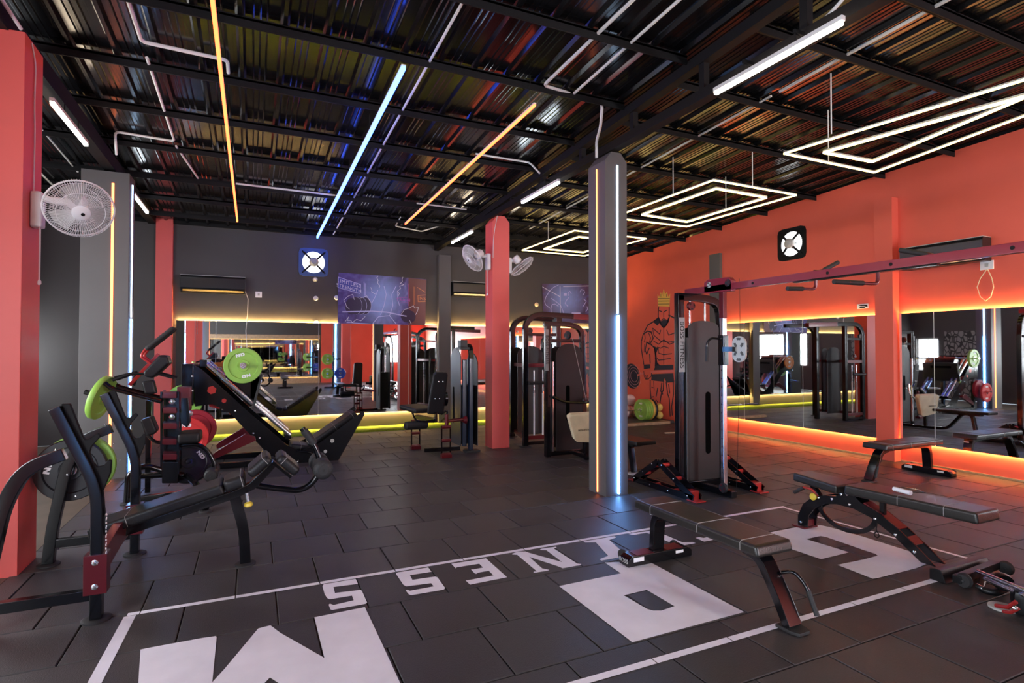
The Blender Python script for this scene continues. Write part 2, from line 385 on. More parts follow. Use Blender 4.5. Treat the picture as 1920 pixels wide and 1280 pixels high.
# big letters
flat('painted_letter', pxp([(870,485),(1200,420),(1400,415),(1520,440)], 1320, 920) + pxp([(0,170),(650,375),(720,405),(765,470),(740,500),(620,548),(160,665),(105,672)], 1620, 980) + pxp([(1600,890)], 1320, 920) + pxp([(0,440),(165,395),(140,375),(0,330)], 1620, 980) + pxp([(1480,560),(1400,543),(1225,580),(1740,738),(1700,750),(1405,822),(900,650)], 1320, 920) + [(3.76, 3.40)])
flat('painted_letter', [(1.81,2.43),(2.41,2.235),(2.41,3.42),(2.0,3.42),(2.0,3.21),(1.81,3.21)] if 0 else [tuple(fz(*q)[:2]) for q in ((1048,1098.8),(1185.6,1204.2),(1395.3,1147.5),(1215.6,1052.2),(1133.6,1054.5),(1164,1074.8))],
     hole=[tuple(fz(*q)[:2]) for q in ((1169.5,1116.3),(1212.5,1106),(1264.8,1136.6),(1240,1145),(1225,1145),(1214,1142))])
flat('painted_letter', pxp([(0,365),(120,348),(126,358),(86,768),(90,760),(200,640),(500,280),(610,252),(700,320),(850,405),(1095,545),(1005,180),(1460,88),(1625,440),(1790,800),(1790,1100),(-600,1100),(-560,470),(-450,448)], 380, 1120, 4.8),
     hole=pxp([(605,722),(540,790),(470,900),(900,960),(680,770)], 380, 1120, 4.8))
def line(p, q, w=.042):
    p = Vector((*p, 0)); q = Vector((*q, 0)); d = (q - p).normalized(); s = Vector((-d.y, d.x, 0)) * w / 2
    flat('painted_line', [tuple((p + s)[:2]), tuple((q + s)[:2]), tuple((q - s)[:2]), tuple((p - s)[:2])])
A, B_, C_, D_ = (-.655, 3.915), (4.745, 3.915), (4.79, 2.26), (-.69, 2.26)
xs = [A[0], -.59 + .0] + [-.09 + .5 * i for i in range(10)] + [B_[0] + .02]
for i in range(len(xs) - 1):
    if xs[i + 1] - xs[i] > .03: line((xs[i] + .003, 3.915), (xs[i + 1] - .003, 3.915))
line((A[0] + .02, 3.89), (-.71, 1.0), .06); line((4.725, 3.89), (4.81, 2.235), .034)
xs = [-.69 + .5 * i for i in range(12)]
for i in range(len(xs) - 1): line((xs[i] + .003, 2.245), (min(4.82, xs[i + 1]) - .003, 2.245), .045)

# ---- columns
def column(name, x0, x1, y0, y1, z1, m, ch=.0):
    mb = MB()
    if ch:
        xm0, xm1 = x0 + ch * .8, x1 - ch * .8
        mb.prism([(x0, y0, -.02), (x1, y0, -.02), (x1, y0, z1 - ch), (xm1, y0, z1), (xm0, y0, z1), (x0, y0, z1 - ch)], (0, y1 - y0, 0))
    else: mb.bx(x0, x1, y0, y1, -.02, z1)
    return struct(name, mb, m, bev=.006)
def led(par, mb, m): return obj('led_strip', mb, m, par)
c = column('column', -1.87, -1.45, 4.91, 5.28, 3.74, M['redcol'])
c = column('column', -1.87, -1.385, 8.15, 8.5, 3.70, M['greycol'])
led(c, MB().bx(-1.565, -1.54, 8.142, 8.15, .03, 3.56), M['led_orange'])
led(c, MB().bx(-1.385, -1.375, 8.3, 8.318, 1.95, 3.6), M['led_bluew']); led(c, MB().bx(-1.385, -1.372, 8.3, 8.325, .03, 1.93), M['led_cyan'])
c = column('column', 3.375, 3.655, 4.96, 5.29, 3.66, M['greycol'], .1)
led(c, MB().bx(3.366, 3.3751, 5.11, 5.122, .02, 3.5), M['led_orange'])
led(c, MB().bx(3.520, 3.536, 4.953, 4.9601, 1.93, 3.52), M['led_bluew']); led(c, MB().bx(3.520, 3.536, 4.938, 4.9601, .02, 1.91), M['led_cyan'])
c = column('column', 3.42, 3.715, 8.15, 8.45, 3.68, M['redcol'], .1)
for x, y, mm in ((-1.87, 1.7, 'redcol'), (-1.87, -1.5, 'greycol'), (3.4, -1.9, 'redcol'), (3.4, -4.6, 'greycol')):
    c = column('column', x, x + .35, y - .17, y + .17, 3.7, M[mm])
    if mm == 'greycol': led(c, MB().bx(x + .06, x + .10, y + .17, y + .2, .02, 3.5), M['led_cyan']); led(c, MB().bx(x + .35, x + .357, y, y + .02, .02, 3.5), M['led_orange'])  # unseen wide blue strip, added off-centre to reflect in the bench uprights
P0 = fy(292, 600, YB); P1 = fy(324, 600, YB)
struct('trim_1', MB().bx(P0.x, P1.x, YB - .1, YB, 0, 3.92).bx(P0.x + .08, P1.x, YB - .1, YB, 3.9, 4.0), M['redcol'], bev=.004)
P0 = fy(820, 560, YB); P1 = fy(842, 560, YB)
struct('trim_2', MB().bx(P0.x, P1.x, YB - .12, YB, 0, 3.55), M['greycol'], bev=.004)
struct('trim_3', MB().bx(XR - .14, XR, 4.85, 5.1, 0, 3.68), M['red'], bev=.004)
struct('trim_4', MB().bx(XR - .07, XR, 8.1, 8.37, 0, 3.42), M['greycol'], bev=.004)
struct('baseboard_right', MB().bx(XR - .012, XR, YF, YB, 0, .02), M['wood'])

# ---- roof: ribbed sheet, purlins, lattice beam
mb = MB(); x = XL - .1
prof = []
while x < XR + .15:
    prof += [(x, 0), (x + .035, .0), (x + .055, -.032), (x + .085, -.032), (x + .105, 0)]
    for k in range(1, 4): prof += [(x + .105 + k * .05, 0), (x + .112 + k * .05, -.006), (x + .12 + k * .05, 0)]
    x += .32
def roofpt(x, y, dz): return (x, y, roofz(y) + dz + .03)
vs = []; ys = [YF - .1] + [-3, 0, 2.5, 4, 5.5, 7, 8.5, 10] + [YB + .1]
for y in ys:
    for px_, dz in prof: vs.append(roofpt(px_, y, dz))
n = len(prof); fs = [(i * n + j, i * n + j + 1, i * n + n + j + 1, i * n + n + j) for i in range(len(ys) - 1) for j in range(n - 1)]
ceil = struct('ceiling', MB().add(vs, fs), M['sheet'], sm=False)
def purlin(y, x0, x1):
    z = roofz(y) - .005; mb = MB()
    mb.bx(x0, x1, y, y + .045, z - .018, z + .01); mb.bx(x0, x1, y + .035, y + .045, z - .055, z)
    mb.bx(x0, x1, y, y + .012, z - .075, z)
    obj('purlin', mb, M['steel_dark'], ceil)
for y in (-4.8, -3.8, -2.8, -1.8, -.8, .15, 1.05, 1.95, 2.85, 3.8, 4.72, 5.7, 6.64, 7.65, 8.78, 9.75, 10.7): purlin(y, XL, 3.45)
for y in (-4.5, -3.5, -2.5, -1.5, -.4, .6, 1.6, 2.5, 3.2, 4.14, 5.02, 6.1, 7.04, 8.1, 9.1, 10.15): purlin(y, 3.6, XR)
def beam(x, z0, lattice):
    mb = MB()
    if lattice:
        P = [(x, YF, roofz(YF) - .1), (x, YB, roofz(YB) - .1)]
        mb.bar(P[0], P[1], .09, .09)
        mb.bar((x, YF, z0 + .05), (x, YB, z0 + .05), .1, .09)
        y = -5.2
        while y < YB: mb.bx(x - .03, x + .03, y, y + .06, z0 + .05, roofz(y) - .1); y += .98
    else: mb.bx(x - .06, x + .06, YF, YB, z0, z0 + .16)
    return obj('beam', mb, M['steel_dark'], ceil)
beam(3.5, 3.67, True); beam(-1.6, 3.73, False)
struct('trim_5', MB().bx(XL, XR, YB - .05, YB, roofz(YB) - .03, roofz(YB) + .06), M['steel_dark'])

# ---- mirrors with warm LED edge lighting
def mirror(label, axis, wall, segs, z0, z1, group='wall mirrors'):
    s = -1
    r = thing('wall_mirror', label, 'mirror', (0, 0, 0), None)
    for a, b in zip(segs[:-1], segs[1:]):
        a, b = min(a, b), max(a, b); g = .004; mb = MB(); ft = MB()
        if axis == 'y': p = obj('mirror_panel', MB().bx(a + g, b - g, wall - .045, wall - .039, z0, z1), M['mirror'], r, sm=False)
        elif axis == 'f': p = obj('mirror_panel', MB().bx(a + g, b - g, wall + .039, wall + .045, z0, z1), M['mirror'], r, sm=False)
        else: p = obj('mirror_panel', MB().bx(wall - .045, wall - .039, a + g, b - g, z0, z1), M['mirror'], r, sm=False)
    a, b = min(segs), max(segs)
    for zz in (z0 + .012, z1 - .022):
        lo, hi = (zz, zz + .01)
        if axis == 'y': mb = MB().bx(a + .02, b - .02, wall - .030, wall - .018, lo, hi)
        elif axis == 'f': mb = MB().bx(a + .02, b - .02, wall + .018, wall + .030, lo, hi)
        else: mb = MB().bx(wall - .030, wall - .018, a + .02, b - .02, lo, hi)
        obj('led_strip', mb, M['led_edge2' if 'back wall' in label else 'led_edge'], r)
    bm = MB()
    if axis == 'y': bm.bx(a + .01, b - .01, wall - .039, wall - .034, z0 + .01, z1 - .01)
    elif axis == 'f': bm.bx(a + .01, b - .01, wall + .034, wall + .039, z0 + .01, z1 - .01)
    else: bm.bx(wall - .039, wall - .034, a + .01, b - .01, z0 + .01, z1 - .01)
    obj('mirror_backing', bm, M['white_pipe'], r)
    return r
def X_(px): return fy(px, 640, YB).x
def Y_(px): return fx(px, 640, XR).y
mirror('big edge-lit wall mirror behind the leg press on the back wall', 'y', YB, [X_(330), X_(405), X_(597), X_(765), X_(819)], .305, 2.07)
mirror('edge-lit wall mirror behind the red column on the back wall', 'y', YB, [X_(843), X_(843) + 1.2, X_(843) + 2.3, XR - .9], .305, 2.07)
mirror('edge-lit mirror on the red wall beside the cable machine', 'x', XR, [5.11, 6.34, 7.54, 8.0], .28, 2.05)
mirror('edge-lit mirror on the red wall behind the far flat bench', 'x', XR, [4.83, 4.39, 3.19, 1.99, .79, -.4], .28, 2.05)
mirror('edge-lit mirror on the front wall, seen in the back mirror', 'f', YF, [-2.9, -1.7, -.5, .7, 1.9, 2.9], .3, 2.07)
struct('trim_6', MB().bx(3.0, 6.2, YF, YF + .05, 0, 4.3).bx(6.2, 7.4, YF, YF + .05, 0, 1.0).bx(6.2, 7.4, YF, YF + .05, 2.3, 4.3).bx(7.4, XR, YF, YF + .05, 0, 4.3), M['red'])
struct('trim_7', MB().bx(-2.95, 2.95, YF, YF + .05, 2.1, 2.3).bx(-2.95, 2.95, YF, YF + .05, 0, .25), M['wood'])  # beige bands put in for the LED glow along the mirror edges
# ------------------------------------------------------------ shared pieces of gym equipment
def pad(parent, p0, p1, wdir, w, th, name='pad', m=None, seams=(), bev=.018, w1=None, taper=0):
    """upholstered pad, p0 -> p1 along the middle of its underside"""
    p0 = Vector(p0); p1 = Vector(p1); s = Vector(wdir).normalized(); d = (p1 - p0); u = s.cross(d).normalized()
    if u.z < -1e-6: u = -u
    m = m or M['vinyl']; w1 = w1 or w; mb = MB(); n0 = s * w / 2; n1 = s * w1 / 2
    k = d.normalized() * taper
    vs = [p0 - n0, p0 + n0, p1 + n1, p1 - n1, p0 - n0 + u * th + k, p0 + n0 + u * th + k, p1 + n1 + u * th - k, p1 - n1 + u * th - k]
    mb.add(vs, [(0, 1, 2, 3), (4, 7, 6, 5), (0, 4, 5, 1), (1, 5, 6, 2), (2, 6, 7, 3), (3, 7, 4, 0)])
    o = obj(name, mb, m, parent, bev=bev, seg=3, ang=60)
    if seams:
        st = MB()
        for t in seams:
            c = p0 + d * t; ww = (w * (1 - t) + w1 * t) / 2 + .001; b = .012
            st.tube([c - s * ww + u * .01, c - s * ww + u * (th - b), c - s * (ww - b) + u * (th + .001), c + s * (ww - b) + u * (th + .001), c + s * ww + u * (th - b), c + s * ww + u * .01], .0022, 4)
        obj('stitching', st, M['stitch'], o)
    return o
def plate(name, label, c, axis, r=.225, th=.05, m='pgreen', group=None, marks=True, spin=0, parent=None, mm='mark'):
    c = Vector(c); ax = Vector(axis).normalized(); h = th / 2
    prof = [(.026, -h + .006), (.07, -h), (.075, -h + .01), (r * .72, -h + .012), (r * .76, -h), (r - .006, -h), (r, -h + .008), (r, h - .008), (r - .006, h), (r * .76, h), (r * .72, h - .012), (.075, h - .01), (.07, h), (.026, h - .006), (.026, -h + .006)]
    r_ = thing(name, label, 'weight plate', tuple(c), group) if not parent else None
    o = obj('disc', MB().lathe(prof, c, ax, 40), M[m], r_ or parent)
    obj('hub', MB().lathe([(.0255, -h - .001), (.04, -h - .001), (.04, h + .001), (.0255, h + .001), (.0255, -h - .001)], c, ax, 20), M['chrome'], r_ or parent)
    if marks:
        # raised white lettering ND, twice, on both faces
        up = Vector((0, 0, 1)); up = (up - ax * up.dot(ax)).normalized(); rt = up.cross(ax).normalized(); mb = MB()
        for side in (-1, 1):
            for k in (0, 1):
                an = math.radians(spin) + math.pi * k; e = (up * math.cos(an) + rt * math.sin(an)); f = e.cross(ax * side) * -1 * -1
                f = (ax * side).cross(e) * -1 if side > 0 else (ax * side).cross(e) * -1
                S = r * .155
                def q(x, y): return c + ax * side * (h - .0115) + f * (x * S) + e * (r * .52 + y * S)
                nrm = ax * side * .003
                for poly in ([(-1.5, 0), (-1.5, 1.1), (-1.1, 1.1), (-.55, .5), (-.55, 1.1), (-.15, 1.1), (-.15, 0), (-.55, 0), (-1.1, .6), (-1.1, 0)], [(.05, 0), (.05, 1.1), (1.1, 1.1), (1.4, .8), (1.4, .3), (1.1, 0), (.9, 0), (.9, .8), (.5, .8), (.5, .3), (.9, .3), (.9, 0)]):
                    mb.prism([q(*p) for p in poly], nrm)
        obj('marking', mb, M[mm], o)
    return r_
def foam(parent, c, axis, r=.055, L=.2, name='roller'):
    o = obj(name, MB().lathe([(r * .45, -L / 2 - .004), (r * .8, -L / 2), (r, -L / 2 + .015), (r, L / 2 - .015), (r * .8, L / 2), (r * .45, L / 2 + .004)], c, axis, 24), M['foam'], parent)
    a = Vector(axis).normalized(); obj('end_cap', MB().lathe([(r * .5, -L / 2 - .007), (r * .5, L / 2 + .007)], c, axis, 16).bolt(Vector(c) - a * (L / 2 + .007), -a, .008, .006).bolt(Vector(c) + a * (L / 2 + .007), a, .008, .006), M['rubber_foot'], o)
def footdisc(parent, x, y, r=.055, z=0):
    obj('foot', MB().lathe([(r, 0), (r, .008), (r * .8, .016), (r * .55, .014)], (x, y, z), (0, 0, 1), 22), M['rubber_foot'], parent)
def bolts(parent, pts, d, r=.011, m='chrome'):
    mb = MB()
    for p in pts: mb.bolt(p, d, r, .007)
    return obj('bolt', mb, M[m], parent)

def letters(t, p, up, rt, s, text, m='mark', name='lettering', nrm=None, ext=.002):
    cu = bpy.data.curves.new(name, 'FONT'); cu.body = text; cu.size = s; cu.extrude = ext; cu.align_x = 'CENTER'; cu.align_y = 'CENTER'; cu.space_character = 1.1
    o = bpy.data.objects.new(name, cu); dg = None
    COL.objects.link(o); bpy.context.view_layer.update(); me = bpy.data.meshes.new_from_object(o.evaluated_get(bpy.context.evaluated_depsgraph_get()))
    COL.objects.unlink(o); bpy.data.objects.remove(o); up = Vector(up).normalized(); rt = Vector(rt).normalized(); n = rt.cross(up); o0 = wloc(t)
    for v in me.vertices: v.co = Vector(p) - o0 + rt * v.co.x + up * v.co.y + n * v.co.z
    me.name = name; me.materials.clear(); me.materials.append(M[m]); ob = bpy.data.objects.new(name, me); COL.objects.link(ob)
    if t: ob.parent = t
    return ob

# ------------------------------------------------------------ decline press bench, left foreground
t = thing('decline_bench', 'black decline press bench with two leaning blue-lit uprights beside the left red column', 'weight bench', (-.8, 4.49, 0))
for Y, nr in ((3.92, True), (5.06, False)):
    up = [(-1.0, Y, 1.215), (-.80, Y, .745), (-.80, Y, .012)]
    obj('upright', MB().sweep(fillet(up, .12), .07, .058, (0, 1, 0)), M['black'], t, bev=.006)
    br = [(-.955, Y, .955), (-1.13, Y, .89), (-1.22, Y, .70), (-1.30, Y, .25), (-1.32, Y, .012)]
    obj('brace', MB().sweep(fillet(br, .13, 6), .06, .07, (0, 1, 0)), M['black'], t, bev=.006)
    obj('base_rail', MB().bar((-.83, Y, .15), (-1.31, Y, .15), .05, .06, (0, 1, 0)), M['black'], t, bev=.004)
    hook = [(-.985, 1.235), (-.945, 1.235), (-.885, 1.05), (-.875, 1.03), (-.855, 1.03), (-.815, 1.062), (-.80, 1.045), (-.845, .985), (-.852, .95), (-.835, .895), (-.815, .87), (-.785, .875), (-.765, .905), (-.748, .90), (-.752, .83), (-.79, .72), (-.775, .60), (-.80, .54), (-.83, .70), (-.90, .98)]
    obj('bar_hook', MB().prism([(x + .012, Y - .014, z) for x, z in hook], (0, .028, 0)), M['steel_dark'], t, bev=.003, seg=1)
    footdisc(t, -.80, Y, .075); footdisc(t, -1.32, Y, .07)
    bolts(t, [(-.985, Y - .045, .985), (-.93, Y - .045, .845), (-.89, Y - .045, .72)], (-.8, -.5, 0), .006)
g = MB()
for Y in (3.92, 5.06):
    a = MB().bx(-.855, -.745, Y - .05, Y + .05, .16, .38)
    g.add(a.v, a.f)
g.sweep([(-.80, 3.95, .30), (-.78, 4.3, .36), (-.78, 4.68, .36), (-.80, 5.03, .30)], .05, .14, (1, 0, 0))
obj('cross_gusset', g, M['dred'], t, bev=.003)
bolts(t, [(-.80, 3.87, .34), (-.80, 3.87, .205)], (0, -1, 0), .017)
LB = MB()
for i in range(10): LB.box((-.752, 3.885 + .0, .60 - i * .024), (.004, .02, .010), Matrix.Rotation(.5 if i % 2 else -.4, 3, 'X'))
obj('name_badge', LB, M['mark'], t)
d0, d1 = (-.93, 4.49, .33), (-.17, 4.49, .545)
obj('seat_beam', MB().sweep([(-.85, 4.49, .31), (-.1, 4.49, .515), (0.0, 4.49, .56), (.06, 4.49, .62), (.135, 4.49, .705)], .07, .055, (0, 1, 0)), M['black'], t, bev=.005)
pad(t, d0, d1, (0, 1, 0), .29, .075, 'bench_pad', seams=(.27,), bev=.022)
pad(t, (-.165, 4.49, .55), (-.035, 4.49, .585), (0, 1, 0), .29, .085, 'seat_pad', seams=(.85,), bev=.03)
pad(t, (.005, 4.49, .63), (.135, 4.49, .745), (0, 1, 0), .28, .07, 'knee_pad', seams=(.8,), bev=.03)
pad(t, (.145, 4.49, .745), (.275, 4.49, .62), (0, 1, 0), .28, .07, 'knee_pad', seams=(.25,), bev=.03)
obj('knee_bracket', MB().sweep([(.02, 4.49, .60), (.14, 4.49, .715), (.26, 4.49, .60)], .09, .02, (0, 1, 0)), M['black'], t)
obj('leg', MB().sweep(fillet([(-.115, 4.49, .50), (-.05, 4.49, .25), (-.04, 4.49, .012)], .1), .05, .07, (0, 1, 0)), M['black'], t, bev=.005)
footdisc(t, -.04, 4.49, .07)
obj('leg_hook_tube', MB().tube(fillet([(.0, 4.49, .565), (.12, 4.49, .53), (.36, 4.49, .48), (.48, 4.49, .62), (.44, 4.49, .80), (.335, 4.49, .955)], .16, 8), .022, 12), M['black'], t)
obj('grip', MB().cyl((.425, 4.49, .83), (.35, 4.49, .935), .028, 12), M['rubber_foot'], t)
foam(t, (.47, 4.37, .665), (0, 1, 0), .070, .16); foam(t, (.47, 4.61, .665), (0, 1, 0), .070, .16)
obj('axle', MB().cyl((.47, 4.3, .665), (.47, 4.68, .665), .013), M['chrome'], t)
pin = obj('adjustment_pin', MB().cyl((-.035, 4.40, .53), (-.025, 4.40, .46), .011), M['chrome'], t)
obj('pin_knob', MB().lathe([(.008, 0), (.026, .012), (.03, .03), (.018, .04)], (-.024, 4.40, .47), (.1, 0, -1), 14), M['yellow'], pin)
obj('weight_horn', MB().cyl((-1.2, 5.06, .70), (-1.2, 5.42, .70), .025), M['black'], t)
pc = fy(134, 880, 5.14)
plate('weight_plate', 'big black plate stored upright on the far side of the decline bench', (pc.x, 5.135, pc.z), (0, 1, 0), .225, .055, 'pblack', spin=75)
plate('weight_plate', 'green plate behind the black plate stored on the decline bench', (pc.x + .03, 5.20, pc.z + .012), (0, 1, 0), .235, .05, 'pgreen')

# ------------------------------------------------------------ flat benches
def flat_bench(label, x, y, z=.44, L=1.12, w=.29):
    """bench along +Y: wide foot bar at the +Y end, curved lifting leg at the -Y end, local origin at (x, y)"""
    t = thing('flat_bench', label, 'weight bench', (x, y, 0)); P = lambda a, b, c: (x + a, y + b, c)
    pad(t, P(0, -L / 2, z - .065), P(0, L / 2, z - .065), (1, 0, 0), w, .065, 'bench_pad', M['vinylb'], seams=(.11, .42, .83), bev=.02, taper=.015)
    obj('pad_rail', MB().sweep([P(0, -L / 2 + .12, z - .085), P(0, L / 2 - .1, z - .085)], .11, .025, (1, 0, 0)), M['black'], t, bev=.004)
    obj('leg', MB().sweep(fillet([P(0, -.36, z - .085), P(0, -.47, z - .1), P(0, -.58, z - .26), P(0, -.665, .02)], .14, 7), .10, .05, (1, 0, 0)), M['black'], t, bev=.006)
    obj('leg', MB().sweep(fillet([P(0, L / 2 - .32, z - .085), P(0, L / 2 - .10, z - .09), P(0, L / 2 - .075, .06)], .12, 7), .10, .05, (1, 0, 0)), M['black'], t, bev=.006)
    yb = L / 2 - .075
    fb = obj('foot_bar', MB().prism([P(a, yb - .055, b) for a, b in ((-.29, .003), (-.29, .05), (-.25, .075), (.25, .075), (.29, .05), (.29, .003))], (0, .11, 0)), M['black'], t, bev=.008)
    obj('cover_plate', MB().bx(x - .21, x - .06, y + yb - .05, y + yb + .05, .0755, .078).bx(x + .06, x + .21, y + yb - .05, y + yb + .05, .0755, .078), M['dred'], fb)
    for s in (-1, 1): obj('wheel', MB().lathe([(.01, -.014), (.035, -.014), (.04, 0), (.035, .014), (.01, .014)], P(s * .24, yb + .085, .045), (1, 0, 0), 18), M['rubber_foot'], t)
    ft = obj('foot_plate', MB().prism([P(-.06, -.60, .003), P(.06, -.60, .003), P(.06, -.70, .003), P(.04, -.74, .003), P(-.04, -.74, .003), P(-.06, -.70, .003)], (0, 0, .018)), M['rubber_foot'], t, bev=.004)
    h = obj('lifting_handle', MB().tube(fillet([P(.04, -.56, .27), P(.09, -.60, .285), P(.11, -.66, .23), P(.115, -.71, .12)], .05, 5), .011, 10), M['black'], t)
    obj('grip', MB().cyl(P(.112, -.675, .20), P(.117, -.725, .08), .014), M['rubber_foot'], h)
    obj('sticker', MB().box(P(0, L / 2 - .056 + .01, .33), (.06, .004, .014)).box(P(-.2, yb - .057, .05), (.09, .003, .03)).box(P(.17, yb - .057, .052), (.07, .003, .02)), M['mark'], t)
    if label.endswith('foreground'): letters(fb, P(-.2915, yb, .04), (0, 0, 1), (0, -1, 0), .042, 'BOSS', 'silver')
    return t
def spin(t, a): t.rotation_euler = (0, 0, a); return t
flat_bench('black flat bench standing on the white floor lettering in the foreground', 2.70, 2.84)
spin(flat_bench('black flat bench by the red wall mirror behind the adjustable bench', 7.22, 4.24, L=1.14), -math.pi / 2 - .0)

# ------------------------------------------------------------ adjustable bench
X = 4.38
t = thing('adjustable_bench', 'black adjustable bench with arched red-stepped frame lying flat on the white letter', 'weight bench', (X, 2.8, 0))
A = lambda a, y, z: (X + a, y, z)
outer = [(3.42, .02), (3.42, .10), (3.37, .21), (3.28, .29), (3.16, .335), (3.06, .35), (3.02, .40), (2.93, .40), (2.86, .345), (2.72, .30), (2.58, .22), (2.44, .12), (2.33, .03)]
inner = [(2.43, .03), (2.62, .165), (2.78, .25), (2.92, .285), (3.06, .285), (3.17, .26), (3.26, .20), (3.32, .12), (3.33, .02)]
for s in (-1, 1): obj('side_plate', MB().prism([A(s * .055 - .005, y, z) for y, z in outer + inner], (.01, 0, 0)), M['black'], t)
rg = MB()
for y, z, l, an in ((2.80, .325, .10, .42), (2.67, .265, .20, .5), (2.50, .155, .07, .7)): rg.box(A(0, y, z), (.10, l, .012), Matrix.Rotation(an, 3, 'X'))
rg.bx(X - .05, X + .05, 3.345, 3.415, .02, .075); rg.bx(X - .085, X + .085, 3.34, 3.46, .003, .016)
obj('frame_step', rg, M['dred'], t, bev=.002)
bolts(t, [A(-.061, y, z) for y, z in ((3.39, .05), (3.22, .30), (3.02, .375), (2.97, .385), (3.10, .318), (2.95, .31), (2.75, .25), (2.60, .175), (2.47, .09))], (-1, 0, 0), .010)
sp = obj('seat_support', MB().sweep([A(0, 3.33, .39), A(0, 3.25, .30)], .04, .03, (1, 0, 0)), M['black'], t)
arc = []
for i in range(15):
    a = math.pi * (.02 + .96 * i / 14); arc.append(A(-.03, 3.0 + .235 * math.cos(a), .25 - .16 * math.sin(a)))
obj('adjuster_arc', MB().sweep(arc, .012, .035, (1, 0, 0)), M['black'], t)
obj('back_strut', MB().bx(X - .03, X + .0, 2.70, 2.735, .27, .41), M['black'], t)
pad(t, A(0, 3.43, .405), A(0, 3.0, .385), (1, 0, 0), .22, .07, 'seat_pad', M['vinylb'], bev=.018, w1=.30)
pad(t, A(0, 2.95, .40), A(0, 2.04, .41), (1, 0, 0), .27, .075, 'back_pad', M['vinylb'], seams=(.45, .78), bev=.018, taper=.01)
h = obj('release_handle', MB().tube(fillet([A(-.04, 3.24, .30), A(-.06, 3.28, .36), A(-.08, 3.36, .36)], .03), .010, 8), M['bred'], t)
obj('grip', MB().cyl(A(-.078, 3.345, .358), A(-.09, 3.43, .30), .015), M['rubber_foot'], h)
obj('pin_knob', MB().lathe([(.012, 0), (.028, .006), (.03, .02), (.02, .028)], A(-.06, 3.26, .30), (-1, 0, 0), 16), M['yellow'], t)
fb = obj('foot_bar', MB().prism([A(-.25, 2.27, .004), A(-.25, 2.27, .075), A(-.25, 2.24, .085), A(-.25, 2.20, .085), A(-.25, 2.17, .004)], (.55, 0, 0)), M['black2'], t, bev=.006)
obj('cross_tube', MB().bar(A(-.23, 2.12, .05), A(.29, 2.14, .06), .05, .05), M['black2'], t, bev=.006)
for a in (-.20, .30): obj('wheel', MB().lathe([(.012, -.02), (.04, -.02), (.048, 0), (.04, .02), (.012, .02)], A(a, 2.09, .05), (1, 0, 0), 20).bolt(A(a - .02, 2.09, .05), (-1, 0, 0), .01), M['rubber_foot'], t)
obj('pull_cord', MB().tube(fillet([A(-.05, 2.74, .225), A(-.05, 2.75, .16), A(-.05, 2.72, .13), A(-.05, 2.745, .10), A(-.05, 2.77, .13), A(-.05, 2.74, .16)], .02), .004, 6), M['steel_dark'], t)
b0 = fz(1680, 918, .489)
t = thing('bar_clamp', 'small grey lever clamp lying on the back pad of the adjustable bench', 'bar clamp', (b0.x, b0.y, .487))
obj('sleeve', MB().cyl(fz(1676, 916, .505), fz(1708, 924, .505), .0165, 12), M['mark'], t)
obj('lever', MB().tube([fz(1706, 922, .497), fz(1735, 924, .494), fz(1722, 918, .494), fz(1690, 913, .494)], .004, 6), M['chrome'], t)

# ------------------------------------------------------------ low sled machine entering the frame at the right edge
t = thing('rower_frame', 'black low machine with chrome rails entering the frame beside the adjustable bench', 'rowing machine', (4.75, 1.75, 0))
a, b = fz(1834, 1071, .12), fz(1920, 1106, .16)
dv = (b - a); b2 = b + dv * 1.2; sd = Vector((-dv.y, dv.x, 0)).normalized()
obj('chrome_rail', MB().cyl(a, b2, .013).cyl(a + Vector((0, 0, -.03)) + dv * .15, b2 + Vector((0, 0, -.03)), .011), M['chrome'], t)
a2 = fz(1840, 1105, .02); 
obj('frame', MB().tube(fillet([fz(1845, 1078, .06), fz(1838, 1105, .02), fz(1870, 1112, .02), fz(1893, 1098, .03), fz(1885, 1085, .09)], .05, 6), .02, 10), M['black2'], t)
bp = fz(1880, 1090, .08)
obj('end_wheel', MB().lathe([(.01, -.03), (.05, -.03), (.055, 0), (.05, .03), (.01, .03)], bp, (.5, .6, 0), 18), M['black2'], t)
obj('clamp', MB().cyl(fz(1832, 1098, .03), fz(1845, 1104, .03), .016), M['chrome'], t)
f0 = fz(1905, 1150, .0)
obj('foot_block', MB().box((f0.x + .08, f0.y - .02, .07), (.2, .14, .14), Matrix.Rotation(.5, 3, 'Z')), M['black2'], t, bev=.03)
obj('foot_pad', MB().lathe([(.07, 0), (.07, .012), (.04, .016)], fz(1880, 1140, 0), (0, 0, 1), 20), M['silver'], t)
obj('foot_strap', MB().tube([fz(1868, 1135, .03), fz(1890, 1138, .06), fz(1905, 1128, .11)], .012, 8).tube([fz(1882, 1146, .03), fz(1895, 1148, .05), fz(1910, 1140, .09)], .01, 8), M['bred'], t)
bolts(t, [fz(1903, 1139, .12)], (-.6, -.6, .3), .012)
